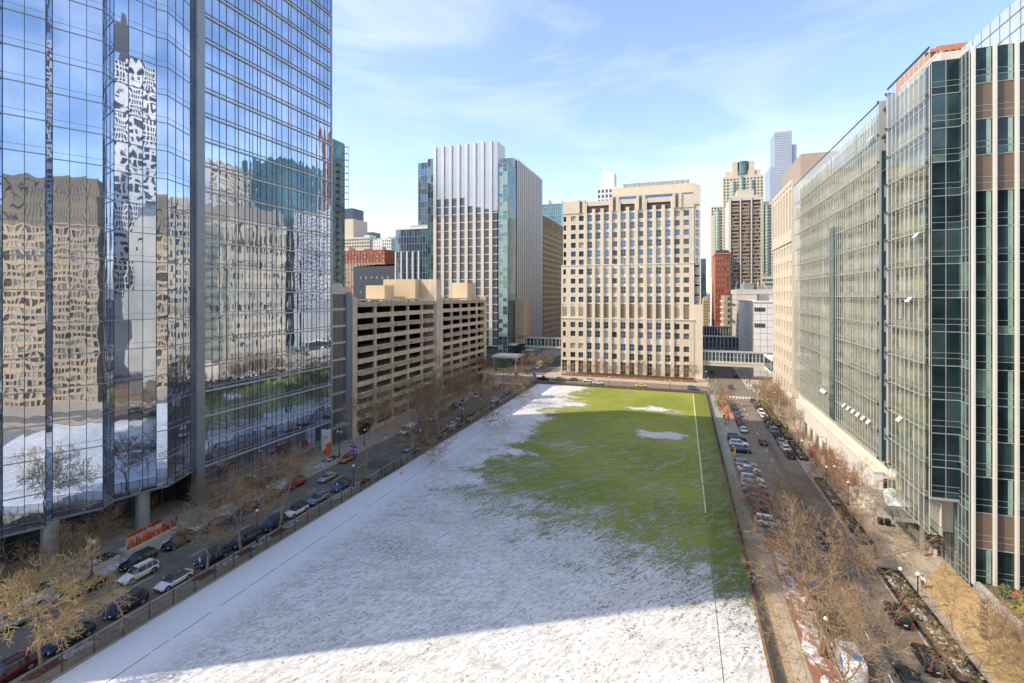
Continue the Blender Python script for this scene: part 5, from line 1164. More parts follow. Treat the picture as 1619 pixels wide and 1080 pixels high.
for x, y, a, m, k, l in ((-62.0, 221.8, 0, NV, 'pickup', 'dark pickup with a white bed at the far intersection'), (-55.4, 224.3, 180, SV, 'sedan', 'silver sedan on the cross street by the intersection'), (-48.4, 224.5, 180, GY, 'sedan', 'dark sedan on the cross street left of the white cars'),
    (-41.0, 224.3, 180, WH, 'suv', 'white suv on the cross street before the cream hospital, left one'), (-36.0, 219.9, 0, WH, 'sedan', 'white sedan on the near lane of the cross street'), (-17.0, 219.6, 0, YL, 'sedan', 'yellow taxi on the cross street in front of the cream hospital'), (4.2, 219.7, 0, GY, 'suv', 'dark grey suv on the cross street near the right corner')): car(k, x, y, a, m, l, GF)
U = 90
for a in [('suv', 17.0, 188.8, U, GY, 'dark grey suv at the far end of the left kerb row of the right street', GT), ('sedan', 17.2, 182.8, U, GY, 'grey sedan in the far left kerb row of the right street', GT), ('suv', 17.0, 176.2, U, BL, 'blue suv in the far left kerb row of the right street', GT),
 ('sedan', 16.8, 169.6, U, RD, 'red car in the far left kerb row of the right street', GT), ('sedan', 16.9, 163.6, U, NV, 'dark blue car right behind the white sedan in the far left row', GT), ('sedan', 16.9, 157.6, U, WH, 'white sedan at the near end of the far left kerb row', GT),
 ('suv', 14.1, 147.4, 0, NV, 'dark navy suv at the far end of the angled parking row', GA), ('suv', 14.1, 141.9, 0, WH, 'white suv second from the far end of the angled parking row', GA), ('suv', 14.1, 136.4, 0, NV, 'navy car with red tail light third in the angled parking row', GA),
 ('suv', 13.9, 125.3, 2, SV, 'silver suv just below the yellow post in the angled row', GA), ('sedan', 14.2, 121.9, 0, WH, 'white sedan behind the blue one in the angled row', GA), ('sedan', 14.1, 118.9, -2, NV, 'dark blue sedan between two white cars in the angled row', GA), ('suv', 14.0, 115.4, 0, WH, 'white hatchback in the middle of the angled row', GA),
 ('sedan', 13.9, 112.2, 0, SV, 'silver car beside the white hatchback in the angled row', GA), ('sedan', 13.9, 109.1, 0, GY, 'dark grey car above the red one in the angled row', GA), ('sedan', 13.8, 105.2, 0, RD, 'red car under the bare twigs in the angled row', GA), ('suv', 14.1, 101.9, 0, K, 'black suv partly hidden by twigs below the red car', GA), ('suv', 14.2, 98.6, 1, K, 'black car next to the white suv at the near end of the angled row', GA), ('suv', 14.3, 94.6, -6, WH, 'white suv at the near end of the angled row by the tree trunk', GA),
 ('sedan', 20.4, 146.0, U, MR, 'maroon car driving up the middle of the right street', GM), ('suv', 22.0, 92.6, U, GY, 'dark suv driving under the trees in the right street', GM),
 ('sedan', 25.0, 201.9, U, K, 'black car farthest along the right kerb row', GR), ('sedan', 25.1, 195.6, U, GY, 'grey car second farthest along the right kerb row', GR), ('suv', 25.1, 189.4, U, K, 'dark suv third farthest along the right kerb row', GR), ('suv', 25.0, 183.4, U, WH, 'white suv in the right kerb row, the farther of two adjoining white ones', GR),
 ('sedan', 25.0, 177.6, U, WH, 'white sedan in the right kerb row, nearer of two adjoining white ones', GR), ('minivan', 25.1, 171.6, U, MR, 'dark maroon van in the right kerb row at the shadow edge', GR), ('suv', 25.1, 165.7, U, GY, 'grey suv in the right kerb row just inside the shadow', GR), ('suv', 25.1, 159.9, U, SV, 'silver suv in the right kerb row beside the tall pole', GR),
 ('suv', 25.1, 153.8, U, K, 'black suv in the right kerb row between silver and grey', GR), ('sedan', 25.1, 148.0, U, SV, 'silver grey sedan in the right kerb row by the planter rail', GR), ('sedan', 25.1, 142.2, U, WH, 'white sedan in the right kerb row behind the last black car', GR), ('suv', 25.1, 136.4, U, K, 'black suv with red tail lights at the near end of the right kerb row', GR),
 ('sedan', 16.9, 75.6, U, BL, 'blue car half hidden under the trees near the brick strip', GP), ('suv', 16.9, 68.8, U, K, 'black suv parked behind the white and blue van', GP), ('suv', 25.1, 72.6, U, K, 'black suv with open sunlit roof by the snowy verge', GP), ('sedan', 25.2, 64.9, U, K, 'black glossy sedan with red tail lamp at the bottom right', GP),
 ('sedan', 22.0, 60.4, U, K, 'black car at the very bottom of the right street', GP), ('suv', 25.3, 58.6, U, WH, 'white suv cut off at the bottom edge by the plaza', GP), ('suv', 19.5, 228, U, K, 'dark suv waiting under the pale skybridge', GM), ('sedan', 24.5, 262, U, K, 'black car in the shade beyond the pale skybridge', GM), ('suv', 14, 268, U, DR, 'dark red suv in the shade under the pale skybridge', GM), ('sedan', 30.2, 235, 20, WH, 'small white vehicle with black trim at the street corner by the skybridge pier', GM)]: car(*a)
v = car('van', 16.7, 61.0, U, WH, 'white van with bright blue patches on its roof at the bottom right', GP)
m = MB(); m.box(-2.3, -1.5, -.75, .1, 2.59, 2.63); m.box(-1.2, -.5, .1, .7, 2.59, 2.63); m.box(-2.0, -1.0, 1.03, 1.05, 1.2, 2.2); m.box(-1.35, -1.25, -.6, .6, 2.59, 2.61); o = m.build('blue_panel', BLUEP); o.parent = v
# box truck and kiosk at the far intersection
bt = thing('box_truck', 'cream box truck at the far left intersection', 'truck', (-74.2, 255, 0)); s = MB(); s.box(-75.4, -73, 255, 260, 1.0, 3.7); s.build('cargo_box', CREAM, bt); s = MB(); s.box(-75.3, -73.1, 253, 254.9, .5, 2.3); s.build('cab', WHITE, bt); s = MB(); s.box(-75.1, -73.3, 252.95, 253, 1.4, 2.1); s.build('windscreen', CARGL, bt)
for x in (-75.2, -73.3):
    for y in (254, 258.6): s = MB(); s.tube((x-.1, y, .48), (x+.2, y, .48), .48, n=12); s.build('wheel', TYRE, bt)
bk = thing('street_kiosk', 'light blue boxy kiosk on the pavement at the far intersection', 'kiosk', (-67.6, 226, 0)); s = MB(); s.box(-68.4, -66.9, 225.4, 226.8, .1, 2.7); s.build('body', mat('kiosk_blue', (.20, .35, .50), .6), bk); s = MB(); s.box(-68.6, -66.7, 225.2, 227, 2.7, 2.9); s.build('roof', GREYL, bk)
ORD = ['leftmost', 'second from left', 'third from left', 'fourth from left', 'fifth from left', 'sixth from left', 'seventh from left', 'eighth from left', 'sixth from right', 'fifth from right', 'fourth from right', 'third from right', 'second from right', 'rightmost']
# cars on the garage roof deck (only roofs show over the parapet)
for i, (x, y, m_, c_) in enumerate([(-90.5, 118+i*3.1, (WH, SV, GY, WH, DR, SV, WH, K, WH, SV, BL, WH, GY, RD)[i], ('white', 'silver', 'dark grey', 'white', 'dark red', 'silver', 'white', 'black', 'white', 'silver', 'blue', 'white', 'grey', 'red')[i]) for i in range(14)]+[(-90.5, 169.5+i*3.2, (WH, SV, SV, WH, K, WH, SV, GY)[i], ('white', 'silver', 'silver', 'white', 'black', 'white', 'silver', 'grey')[i]) for i in range(8)]):
    half = 'nearer' if y < 165 else 'farther'; car('sedan' if i % 2 else 'suv', x, y, 0, m_, f'{c_} car on the garage roof deck, {ORD[i if half=="nearer" else i-14]} on the {half} half', 'cars on the garage roof', z=36.7)
for i, (x, y, r_, m_, l) in enumerate(((-90.4, 127.5, 0, WH, 'white car seen in the garage opening one deck below the roof, left of the middle'), (-90.4, 136.5, 0, SV, 'silver car seen in the garage opening under the roof deck'), (-90.4, 118.5, 3, WH, 'white car in the leftmost garage opening halfway up'), (-90.4, 145.5, 0, GY, 'grey car in the garage opening under the roof deck near the stair tower'), (-90.4, 119.5, 0, SV, 'silver car in the leftmost garage opening right below the roof'))):
    car('sedan', x, y, 0, m_, l, 'cars inside the garage', z=GZ[1+r_*1]-.95 if r_ == 0 else GZ[5]-.95)
# ================================================================ LAMPS, BANNERS, SIGNS
def lamp(x, y, label, h=4.2, globes=2, banner=False, tall=0, ax='x'):
    t = thing('street_lamp', label, 'street lamp', (x, y, .13), 'globe street lamps'); s = MB(); s.tube((x, y, .13), (x, y, .9), .22, .14, n=8); s.tube((x, y, .9), (x, y, h), .09, .07, n=6)
    if tall: s.tube((x, y, h), (x, y, tall), .07, .05, n=6); s.tube((x, y, tall), (x+1.8 if x < -70 else x-1.8, y, tall+.3), .045, n=4)
    if globes == 2: s.tube((x-.5, y, h-.25), (x+.5, y, h-.25), .04, n=4)
    s.build('pole', DARK, t)
    for k in ((-.5, .5) if globes == 2 else (0,)):
        s = MB(); s.ball((x+k, y, h+.05 if globes == 2 else h+.2), .26, n=10, k=7); s.build('globe', GLOBE, t, smooth=True)
        s = MB(); s.tube((x+k, y, h-.3), (x+k, y, h-.12), .08, .13, n=6); s.build('lamp_collar', DARK, t)
    if tall: s = MB(); xx = x+1.8 if x < -70 else x-1.8; s.box(xx-.35, xx+.35, y-.14, y+.14, tall+.24, tall+.36); s.build('lamp_head', GREYL, t)
    if banner:
        for k in (-1, 1):
            a, b_ = (x+.12*k, x+.78*k); a, b_ = min(a, b_), max(a, b_); zb = banner
            s = MB(); s.box(a, b_, y-.02, y+.02, zb, zb+2.1); o = s.build('banner', PURPLE, t)
            s = MB(); s.tube((x, y, zb+2.12), (x+.8*k, y, zb+2.12), .025, n=4); s.tube((x, y, zb-.02), (x+.8*k, y, zb-.02), .025, n=4); s.build('banner_arm', DARK, t)
            c = (a+b_)/2; s = MB()
            s.box(c-.16, c-.10, y-.028, y-.021, zb+1.2, zb+1.65); s.box(c+.10, c+.16, y-.028, y-.021, zb+1.2, zb+1.65); s.add([(c-.16, y-.027, zb+1.65), (c-.08, y-.027, zb+1.65), (c+.16, y-.027, zb+1.2), (c+.08, y-.027, zb+1.2)], [(0, 1, 2, 3)])
            s.box(c-.2, c+.2, y-.026, y-.021, zb+.5, zb+.56); s.box(c-.2, c+.2, y-.026, y-.021, zb+.7, zb+.76); s.build('emblem', PAINT, o)
    return t
for a in [(-79.3, 45.6, 'two globe street lamp by the black sedan below the mirror tower', 5.0, 2), (-64.6, 60.4, 'globe street lamp at the fence between navy minivan and dark blue suv', 5.2, 1, False, 7.5), (-79.4, 73.2, 'tall street lamp on the tower side behind the purple sedan', 4.6, 2, False, 9.5), (-64.6, 84.7, 'street lamp carrying a pair of big purple banners by the blue suv', 4.4, 1, 6.6, 9.2), (-80.6, 100.2, 'tall black street lamp behind the orange suv', 6.0, 2, False, 9.5),
  (-64.9, 112.6, 'street lamp with purple banners in front of the bright red suv', 4.4, 1, 5.8, 8.5), (-65.2, 138.5, 'globe street lamp mid way along the fence trees', 4.6, 2, False, 9), (-64.8, 153.0, 'street lamp with purple banners beside the far grey sedan', 4.4, 1, 5.8, 8.5), (-64.8, 190.3, 'street lamp with purple banners at the far end of the fence', 4.4, 1, 5.8, 8.5), (-79.4, 108.7, 'short globe lamp in front of the grey annex', 4.2, 1), (-79.2, 131.5, 'short globe lamp in front of the garage behind the white van', 4.2, 1),
  (-79.2, 232.5, 'street lamp with bright purple banners across the far intersection', 4.4, 1, 6.2, 9), (-79.4, 183, 'street lamp with purple banners by the garage far corner', 4.4, 1, 5.8, 8.5),
  (28.0, 116.2, 'tall dark pole with globes beside the red leaved tree', 4.4, 1, False, 10.5), (29.8, 117.8, 'globe lamp just right of the tall dark pole', 4.2, 1), (29.6, 108.1, 'slim globe lamp alone on the right pavement below the colonnade', 4.4, 1), (27.3, 161.3, 'tall dark pole beside the planter rail on the right pavement', 4.4, 1, False, 11), (29.4, 148.6, 'globe lamp by the far end of the colonnade', 4.2, 1), (28.2, 75.4, 'dark lamp with white globe beside the walking person', 4.4, 1), (26.9, 76.9, 'thin pole with small globe and green sign by the snowy verge', 4.0, 1), (27.6, 136, 'globe lamp near the near end of the planter rails', 4.2, 1), (27.0, 200, 'globe lamp at the far end of the right kerb row', 4.2, 1), (27.2, 185, 'globe lamp by the yellow green shrubs on the right pavement', 4.2, 1), (12.6, 163, 'globe lamp on the left pavement by the far brick strip', 4.2, 1), (14.9, 62, 'globe lamp at the brick verge under the front trees', 4.2, 1), (10.4, 243.5, 'tall dark pole at the corner of the cream hospital', 4.4, 1, False, 12), (-5, 213, 'dark lamp pole at the far edge of the grass', 4.4, 1, False, 8), (-30, 213, 'second dark lamp pole at the far edge of the grass toward the left', 4.4, 1, False, 8)]:
    lamp(*a)
# square lantern column by the plaza
t = thing('lantern_column', 'square lattice lantern column on the sunlit plaza', 'lamp', (33.0, 71.4, .13)); s = MB()
for dx in (-.22, .18):
    for dy in (-.22, .18): s.box(33+dx, 33.04+dx, 71.4+dy, 71.44+dy, .13, 4.6)
for k in range(7): s.box(32.78, 33.22, 71.18, 71.62, .5+k*.65, .55+k*.65)
s.build('frame', BROWND, t); s = MB(); s.box(32.7, 33.3, 71.1, 71.7, 4.6, 4.9); s.build('cap', GREYL, t); s = MB(); s.box(32.88, 33.12, 71.3, 71.5, 3.2, 4.5); s.build('lamp_glass', GLOBE, t)
# big letter sign
sg = thing('letter_sign', 'orange to red freestanding letters on a pale plinth below the mirror tower', 'sign', (-81.2, 55.5, .13))
F = fr(-80.3, 51.3, -.10, 1); s = MB(F); s.box(-.3, 9.6, -.25, 2.0, .13, .75); s.build('plinth', CONCL, sg)
cur = .0
ltr = 'Abilitylab'; adv = {'A': 1.35, 'b': 1.12, 'i': .55, 'l': .52, 't': .68, 'y': 1.0, 'a': 1.08}
for i, c in enumerate(ltr):
    text('letter', c, 1.85, F, REDL if i > 6 else ORANGE, sg, ext=.24, off=(cur, .45, .78+(.35 if c == 'y' else 0)*0)); cur += adv.get(c, .9)
cur = .9
for i, c in enumerate('Shirley Ryan'):
    if c != ' ': text('letter', c, .95, F, REDL if i > 8 else ORANGE, sg, ext=.18, off=(cur, 1.6, 2.0))
    cur += {'S': .62, 'h': .55, 'i': .28, 'r': .38, 'l': .28, 'e': .55, 'y': .52, ' ': .3, 'R': .66, 'a': .55, 'n': .55}[c]
s = MB(F); s.box(.7, 6.7, 1.5, 1.75, .75, 1.95); s.build('rail', CONCL, sg)
# entrance sign panel
sp_ = thing('entrance_sign', 'white sign panel with an orange corner by the grey annex', 'sign', (-84, 100, .13)); s = MB(); s.box(-85.9, -83.6, 100.0, 100.3, .13, 6.2); s.box(-83.6, -83.3, 100.0, 100.3, .13, 6.6); s.build('panel', WHITE, sp_); s = MB(); s.add([(-85.9, 99.98, .2), (-83.3, 99.98, .2), (-83.3, 99.98, 3.0)], [(0, 1, 2)]); s.box(-83.29, -83.2, 98.5, 100.3, .2, 3.2); s.build('orange_corner', ORANGE, sp_)
text('lettering', 'Shirley Ryan\nAbilityLab', .40, fr(-85.6, 99.95, 1, 0), ORANGE, sp_, ext=.01, off=(0, 0, 4.4))
s = MB(); s.box(-84.9, -82.4, 104.0, 107, 6.2, 6.5); tag(s.build('entrance_canopy', GREYL), 'thin grey entrance canopy beside the white sign panel', 'canopy')
# planter boxes on the tower pavement
def hedgebox(x0, x1, y0, y1, label, snow=True):
    t = thing('planter', label, 'planter', ((x0+x1)/2, (y0+y1)/2, .13), 'low planters on the tower pavement'); s = MB(); s.box(x0, x1, y0, y1, .13, .62); s.build('box', CONCL, t)
    s = MB()
    for i in range(int((x1-x0)*(y1-y0)*14)):
        c = Vector((rnd.uniform(x0+.2, x1-.2), rnd.uniform(y0+.2, y1-.2), rnd.uniform(.62, 1.1))); u_ = Vector((rnd.uniform(-1, 1), rnd.uniform(-1, 1), rnd.uniform(-.4, 1))).normalized()*.22; v_ = u_.orthogonal().normalized()*.18; s.quad(tuple(c-u_), tuple(c+v_), tuple(c+u_), tuple(c-v_))
    s.build('hedge', HEDGE, t, kind='stuff')
    if snow: patch('snow', (x0+x1)/2, y0+(y1-y0)*.3, (x1-x0)*.4, (y1-y0)*.22, SNOWM, .9, .12)
hedgebox(-80.6, -78.2, 93.6, 98.0, 'dark hedge planter dusted with snow by the orange suv'); hedgebox(-82.6, -80.2, 31, 42, 'dark hedge planter behind the silver pickup at the left edge'); hedgebox(-82.6, -80.4, 45.5, 50, 'hedge planter left of the orange letters'); hedgebox(-84.5, -80.8, 66, 84, 'long leaf covered planter in front of the mirror glass', False)
# railed planters on the right pavement
for i, (y0, y1, l) in enumerate(((62, 84, 'long snowy verge planter with low dark rail beside the walking person'), (92, 106, 'dark railed planter under the twigs below the glass canopy'), (107, 121, 'dark railed planter with evergreen at the tall dark pole'), (134, 149, 'railed planter with snow beside the last cars of the right row'), (152, 164, 'railed planter with yellow green shrubs near the colonnade end'), (166, 204, 'far planted verge with yellow green shrubs by the parked cars'))):
    x0, x1 = (26.9, 28.6) if i else (26.6, 29.2); t = thing('railed_planter', l, 'planter', (27.7, (y0+y1)/2, .13), 'railed planters on the right pavement'); s = MB(); s.box(x0, x1, y0, y1, .13, .3); s.build('bed', SOIL, t)
    s = MB(); s.box(x0-.08, x0, y0, y1, .13, .72); s.box(x1, x1+.08, y0, y1, .13, .72); s.box(x0, x1, y0-.08, y0, .13, .72); s.box(x0, x1, y1, y1+.08, .13, .72); s.build('rail', BLACK, t)
    s = MB(); s2 = MB()
    for k in range(int((y1-y0)*10)):
        c = Vector((rnd.uniform(x0+.2, x1-.2), rnd.uniform(y0+.2, y1-.2), rnd.uniform(.3, .95))); u_ = Vector((rnd.uniform(-1, 1), rnd.uniform(-1, 1), rnd.uniform(-.4, 1))).normalized()*.24; v_ = u_.orthogonal().normalized()*.2
        (s if k % 2 else s2).quad(tuple(c-u_), tuple(c+v_), tuple(c+u_), tuple(c-v_))
    s.build('shrubs', SHRUBY if i > 3 else HEDGE, t, kind='stuff'); s2.build('dry_shrubs', OCHRE, t, kind='stuff')
    if i < 4:
        for k in range(int((y1-y0)/5.4)): patch('snow', (x0+x1)/2+rnd.uniform(-.3, .3), y0+2+k*5.4+rnd.uniform(-1, 1), .7, 1.6, SNOWP, .32, .12)
# little things
for i, (x, y) in enumerate(((32.5, 101.2), (33.5, 101.0))):
    t = thing('trash_bin', ('left' if i == 0 else 'right')+' one of two black wheeled bins by the white podium corner', 'bin', (x, y, .13), 'black bins by the podium'); s = MB(); s.add([(x-.3, y-.35, .2), (x+.3, y-.35, .2), (x+.3, y+.35, .2), (x-.3, y+.35, .2), (x-.36, y-.42, 1.15), (x+.36, y-.42, 1.15), (x+.36, y+.42, 1.15), (x-.36, y+.42, 1.15)], [(0, 3, 2, 1), (4, 5, 6, 7), (0, 1, 5, 4), (1, 2, 6, 5), (2, 3, 7, 6), (3, 0, 4, 7)]); s.build('body', BLACK, t); s = MB(); s.box(x-.38, x+.38, y-.46, y+.46, 1.15, 1.24); s.build('lid', DARK, t)
t = thing('yellow_post_marker', 'bright yellow marker post at the kerb beside the silver angled suv', 'marker', (12.0, 129.6, .13)); s = MB(); s.tube((12, 129.6, .13), (12, 129.6, 2.6), .05, n=6); s.build('pole', GREYL, t); s = MB(); s.box(11.8, 12.2, 129.5, 129.56, 1.2, 3.0); s.box(11.5, 11.8, 129.9, 129.96, .9, 2.0); s.build('panel', SIGNY, t)
for i, (x, y, l) in enumerate(((-65.2, 51.0, 'small parking sign post at the tail of the white electric sedan'), (-65.2, 80.4, 'small parking sign post before the blue suv'), (12.0, 150.0, 'white topped parking sign post at the far end of the angled row'), (12.0, 112.5, 'parking sign post beside the angled silver car'), (12.0, 134.0, 'parking sign post beside the navy angled car'), (-65.1, 66.0, 'tall bare sign post beside the dark blue suv'))):
    t = thing('parking_sign', l, 'sign post', (x, y, .13), 'parking sign posts'); s = MB(); s.tube((x, y, .13), (x, y, 2.6), .03, n=5); s.build('post', GREY, t); s = MB(); s.box(x-.16, x+.16, y-.03, y-.01, 1.95, 2.45); s.build('sign_plate', WHITE, t)
t = thing('warning_sign', 'yellow diamond sign at the right street corner before the skybridge', 'sign', (14.2, 232, .13)); s = MB(); s.tube((14.2, 232, .13), (14.2, 232, 2.8), .04, n=5); s.build('post', GREY, t); s = MB(); s.add([(13.5, 231.9, 2.4), (14.2, 231.9, 1.7), (14.9, 231.9, 2.4), (14.2, 231.9, 3.1)], [(0, 1, 2, 3)]); s.build('plate', SIGNY, t)
t = thing('street_sign', 'green street sign hanging over the right street below the skybridge', 'street sign', (24, 250.8, 5.5)); s = MB(); s.box(22.5, 25.1, 250.8, 250.9, 5.6, 6.2); s.build('plate', SIGNG, t)
def cone(x, y, l):
    t = thing('traffic_cone', l, 'traffic cone', (x, y, .06), 'orange traffic cones'); s = MB(); s.tube((x, y, .08), (x, y, .8), .16, .03, n=8); s.build('cone_body', ORANGE, t); s = MB(); s.box(x-.22, x+.22, y-.22, y+.22, .05, .09); s.build('base', ORANGE, t)
cone(-59.4, 94.5, 'orange cone on the snow near the braced gate'); cone(-60.6, 146.5, 'orange cone lying near the far part of the left fence')
def signal(x, y, dx, l):
    t = thing('traffic_signal', l, 'traffic light', (x, y, .13), 'traffic signals'); s = MB(); s.tube((x, y, .13), (x, y, 6.0), .11, .08, n=6); s.tube((x, y, 5.6), (x+dx, y, 6.2), .06, n=4); s.build('pole', DARK, t); s = MB(); s.box(x+dx-.18, x+dx+.18, y-.15, y+.15, 5.3, 6.3); s.build('signal_head', DARK, t)
    s = MB(); s.box(x-.18, x+.18, y-.3, y-.12, 3, 4); s.build('signal_head', SIGNY if dx > 0 else DARK, t)
signal(10.3, 210.8, 3, 'traffic signal at the near right corner of the grass'); signal(27.0, 212, -3, 'traffic signal at the near corner of the cream precast building'); signal(27.2, 231, -3, 'traffic signal by the skybridge pier'); signal(10.6, 231, 3, 'traffic signal at the hospital corner'); signal(-64.6, 210.6, -3, 'traffic signal at the far corner of the left fence'); signal(-78.6, 231, 3, 'traffic signal at the garage side far corner'); signal(-64.2, 231, -3, 'traffic signal at the cream hospital left corner'); signal(-78.4, 211.8, 3, 'traffic signal before the silver tower canopy')
cnb = MB(); cnb.box(-66.4, -65.6, 206, 208.2, .13, 1.1); tag(cnb.build('work_barrier', ORANGE), 'orange and red work barrier at the far end of the left fence', 'barrier')
# flags by the far right pavement
for x, y, m_, l in ((29.2, 174.0, BLUEP, 'small blue flag on a pole by the far right planters'), (29.9, 174.0, REDL, 'small red flag on a pole by the far right planters')):
    t = thing('flag_pole', l, 'flag', (x, y, .13)); s = MB(); s.tube((x, y, .13), (x, y, 6.5), .04, n=5); s.build('pole', GREYL, t); s = MB(); s.box(x+.04, x+.75, y-.01, y+.01, 4.9, 6.3); s.build('flag_cloth', m_, t)
# ================================================================ PEOPLE
def person(x, y, ang, label, top, legs, hair=(.03, .02, .015), stride=.25, h=1.72, bag=False):
    t = thing('person', label, 'person', (x, y, .135), 'people on the pavements', R(ang)); k = h/1.72
    def skin(name, J, E, m, root=0, sub=1):
        me = bpy.data.meshes.new(name); me.from_pydata([tuple(c*k for c in j[0]) for j in J], E, []); o = bpy.data.objects.new(name, me); COL.objects.link(o)
        md = o.modifiers.new('s', 'SKIN'); 
        sv = me.skin_vertices[0].data if me.skin_vertices else None
        if sv is None:
            bm_ = bmesh.new(); bm_.from_mesh(me); bm_.verts.layers.skin.verify(); bm_.to_mesh(me); bm_.free(); sv = me.skin_vertices[0].data
        for i, j in enumerate(J):
            r_ = j[1]; r_ = (r_, r_) if not isinstance(r_, tuple) else r_; sv[i].radius = (r_[0]*k, r_[1]*k); sv[i].use_root = (i == root)
        sb = o.modifiers.new('u', 'SUBSURF'); sb.levels = sub; sb.render_levels = sub
        dg = bpy.context.evaluated_depsgraph_get(); dg.update(); nm = bpy.data.meshes.new_from_object(o.evaluated_get(dg)); bpy.data.objects.remove(o)
        nm.materials.clear(); nm.materials.append(m); nm.polygons.foreach_set('use_smooth', [True]*len(nm.polygons)); nm.name = name
        o = bpy.data.objects.new(name, nm); COL.objects.link(o); o.parent = t; return o
    s_ = stride
    J = [((0, 0, .93), (.15, .11)), ((0, 0, 1.15), (.14, .10)), ((0, 0, 1.38), (.17, .11)), ((0, 0, 1.48), .055), ((.02, 0, 1.60), (.085, .10)), ((.02, 0, 1.68), .06),
         ((0, .19, 1.40), .06), ((s_*.5, .24, 1.14), .045), ((s_*1.1+.08, .22, .92), .035), ((s_*1.2+.12, .21, .84), .03), ((0, -.19, 1.40), .06), ((-s_*.5, -.24, 1.14), .045), ((-s_*.7+.06, -.23, .90), .035), ((-s_*.7+.1, -.22, .82), .03),
         ((0, .09, .88), .10), ((-s_*.7, .09, .48), .06), ((-s_*1.6, .09, .10), .045), ((-s_*1.6+.17, .09, .045), .035), ((0, -.09, .88), .10), ((s_*.9, -.09, .50), .06), ((s_*1.2, -.09, .09), .045), ((s_*1.2+.17, -.09, .04), .035)]
    E = [(0, 1), (1, 2), (2, 3), (3, 4), (4, 5), (2, 6), (6, 7), (7, 8), (8, 9), (2, 10), (10, 11), (11, 12), (12, 13), (0, 14), (14, 15), (15, 16), (16, 17), (0, 18), (18, 19), (19, 20), (20, 21)]
    skin('body', J, E, SKIN)
    def fat(idx, d): return [(J[i][0], tuple(v+d for v in (J[i][1] if isinstance(J[i][1], tuple) else (J[i][1],)*2))) for i in idx]
    skin('jacket', fat([0, 1, 2, 6, 7, 8, 10, 11, 12], .035), [(0, 1), (1, 2), (2, 3), (3, 4), (4, 5), (2, 6), (6, 7), (7, 8)], top)
    skin('trousers', fat([0, 14, 15, 16, 18, 19, 20], .022), [(0, 1), (1, 2), (2, 3), (0, 4), (4, 5), (5, 6)], legs)
    hm = mat('hair_%d' % int(hair[0]*1000), hair, .8, var=0); m = MB(); m.ball((0*k, 0, 1.665*k), .105*k, n=10, k=7, sz=.85); o = m.build('hair', hm, None, smooth=True); o.parent = t
    m = MB(); m.box(.10*k, .135*k, -.015, .015, 1.58*k, 1.615*k); o = m.build('nose', SKIN); o.parent = t
    if bag: m = MB(); m.box(-.22, -.1, -.14, .14, 1.05, 1.45); o = m.build('backpack', DARK); o.parent = t
    return t
import bmesh
DK = mat('dark_cloth', (.03, .032, .04), .9, var=0); WT = mat('white_cloth', (.72, .72, .72), .9, var=0); BLC = mat('blue_cloth', (.05, .09, .2), .9, var=0); YC = mat('hi_vis_cloth', (.4, .6, .05), .9, var=0); BRC = mat('brown_cloth', (.16, .09, .05), .9, var=0)
for a in [(30.9, 81.2, 250, 'person in a white top and dark trousers walking on the sunlit right pavement', WT, DK), (-63.0, 85.8, 80, 'person in dark clothes walking behind the fence near the purple banners', DK, DK), (-62.9, 92.2, 200, 'person in dark clothes standing by the braced gate', DK, DK),
  (-83.0, 60.6, 120, 'person in dark clothes sitting area behind the red letters', DK, DK), (12.6, 170.2, 80, 'person in black on the pavement beside the red parked car', DK, DK), (13.8, 169.6, 260, 'person in brown on the pavement next to the one in black', BRC, DK), (-63.4, 165.5, 90, 'person in dark blue by the fence near the far parked pickup', BLC, DK), (-37.6, 213.2, 180, 'person in dark clothes at the far fence left of the yellow taxi', DK, DK),
  (-35.8, 213.2, 0, 'second person in dark clothes at the far fence near the other', DK, BLC), (-33.0, 213.1, 0, 'person bending by the far fence right of the pair', DK, DK), (11.2, 212.0, 90, 'person waiting at the near right crossing corner', DK, DK), (-66.4, 205.0, 90, 'worker in bright yellow green vest beside the orange barrier', YC, DK), (-74.0, 232.6, 0, 'person crossing beyond the far left intersection', BRC, DK), (28.9, 160.8, 90, 'person standing beside the planter with yellow green shrubs', DK, BLC)]: person(*a)
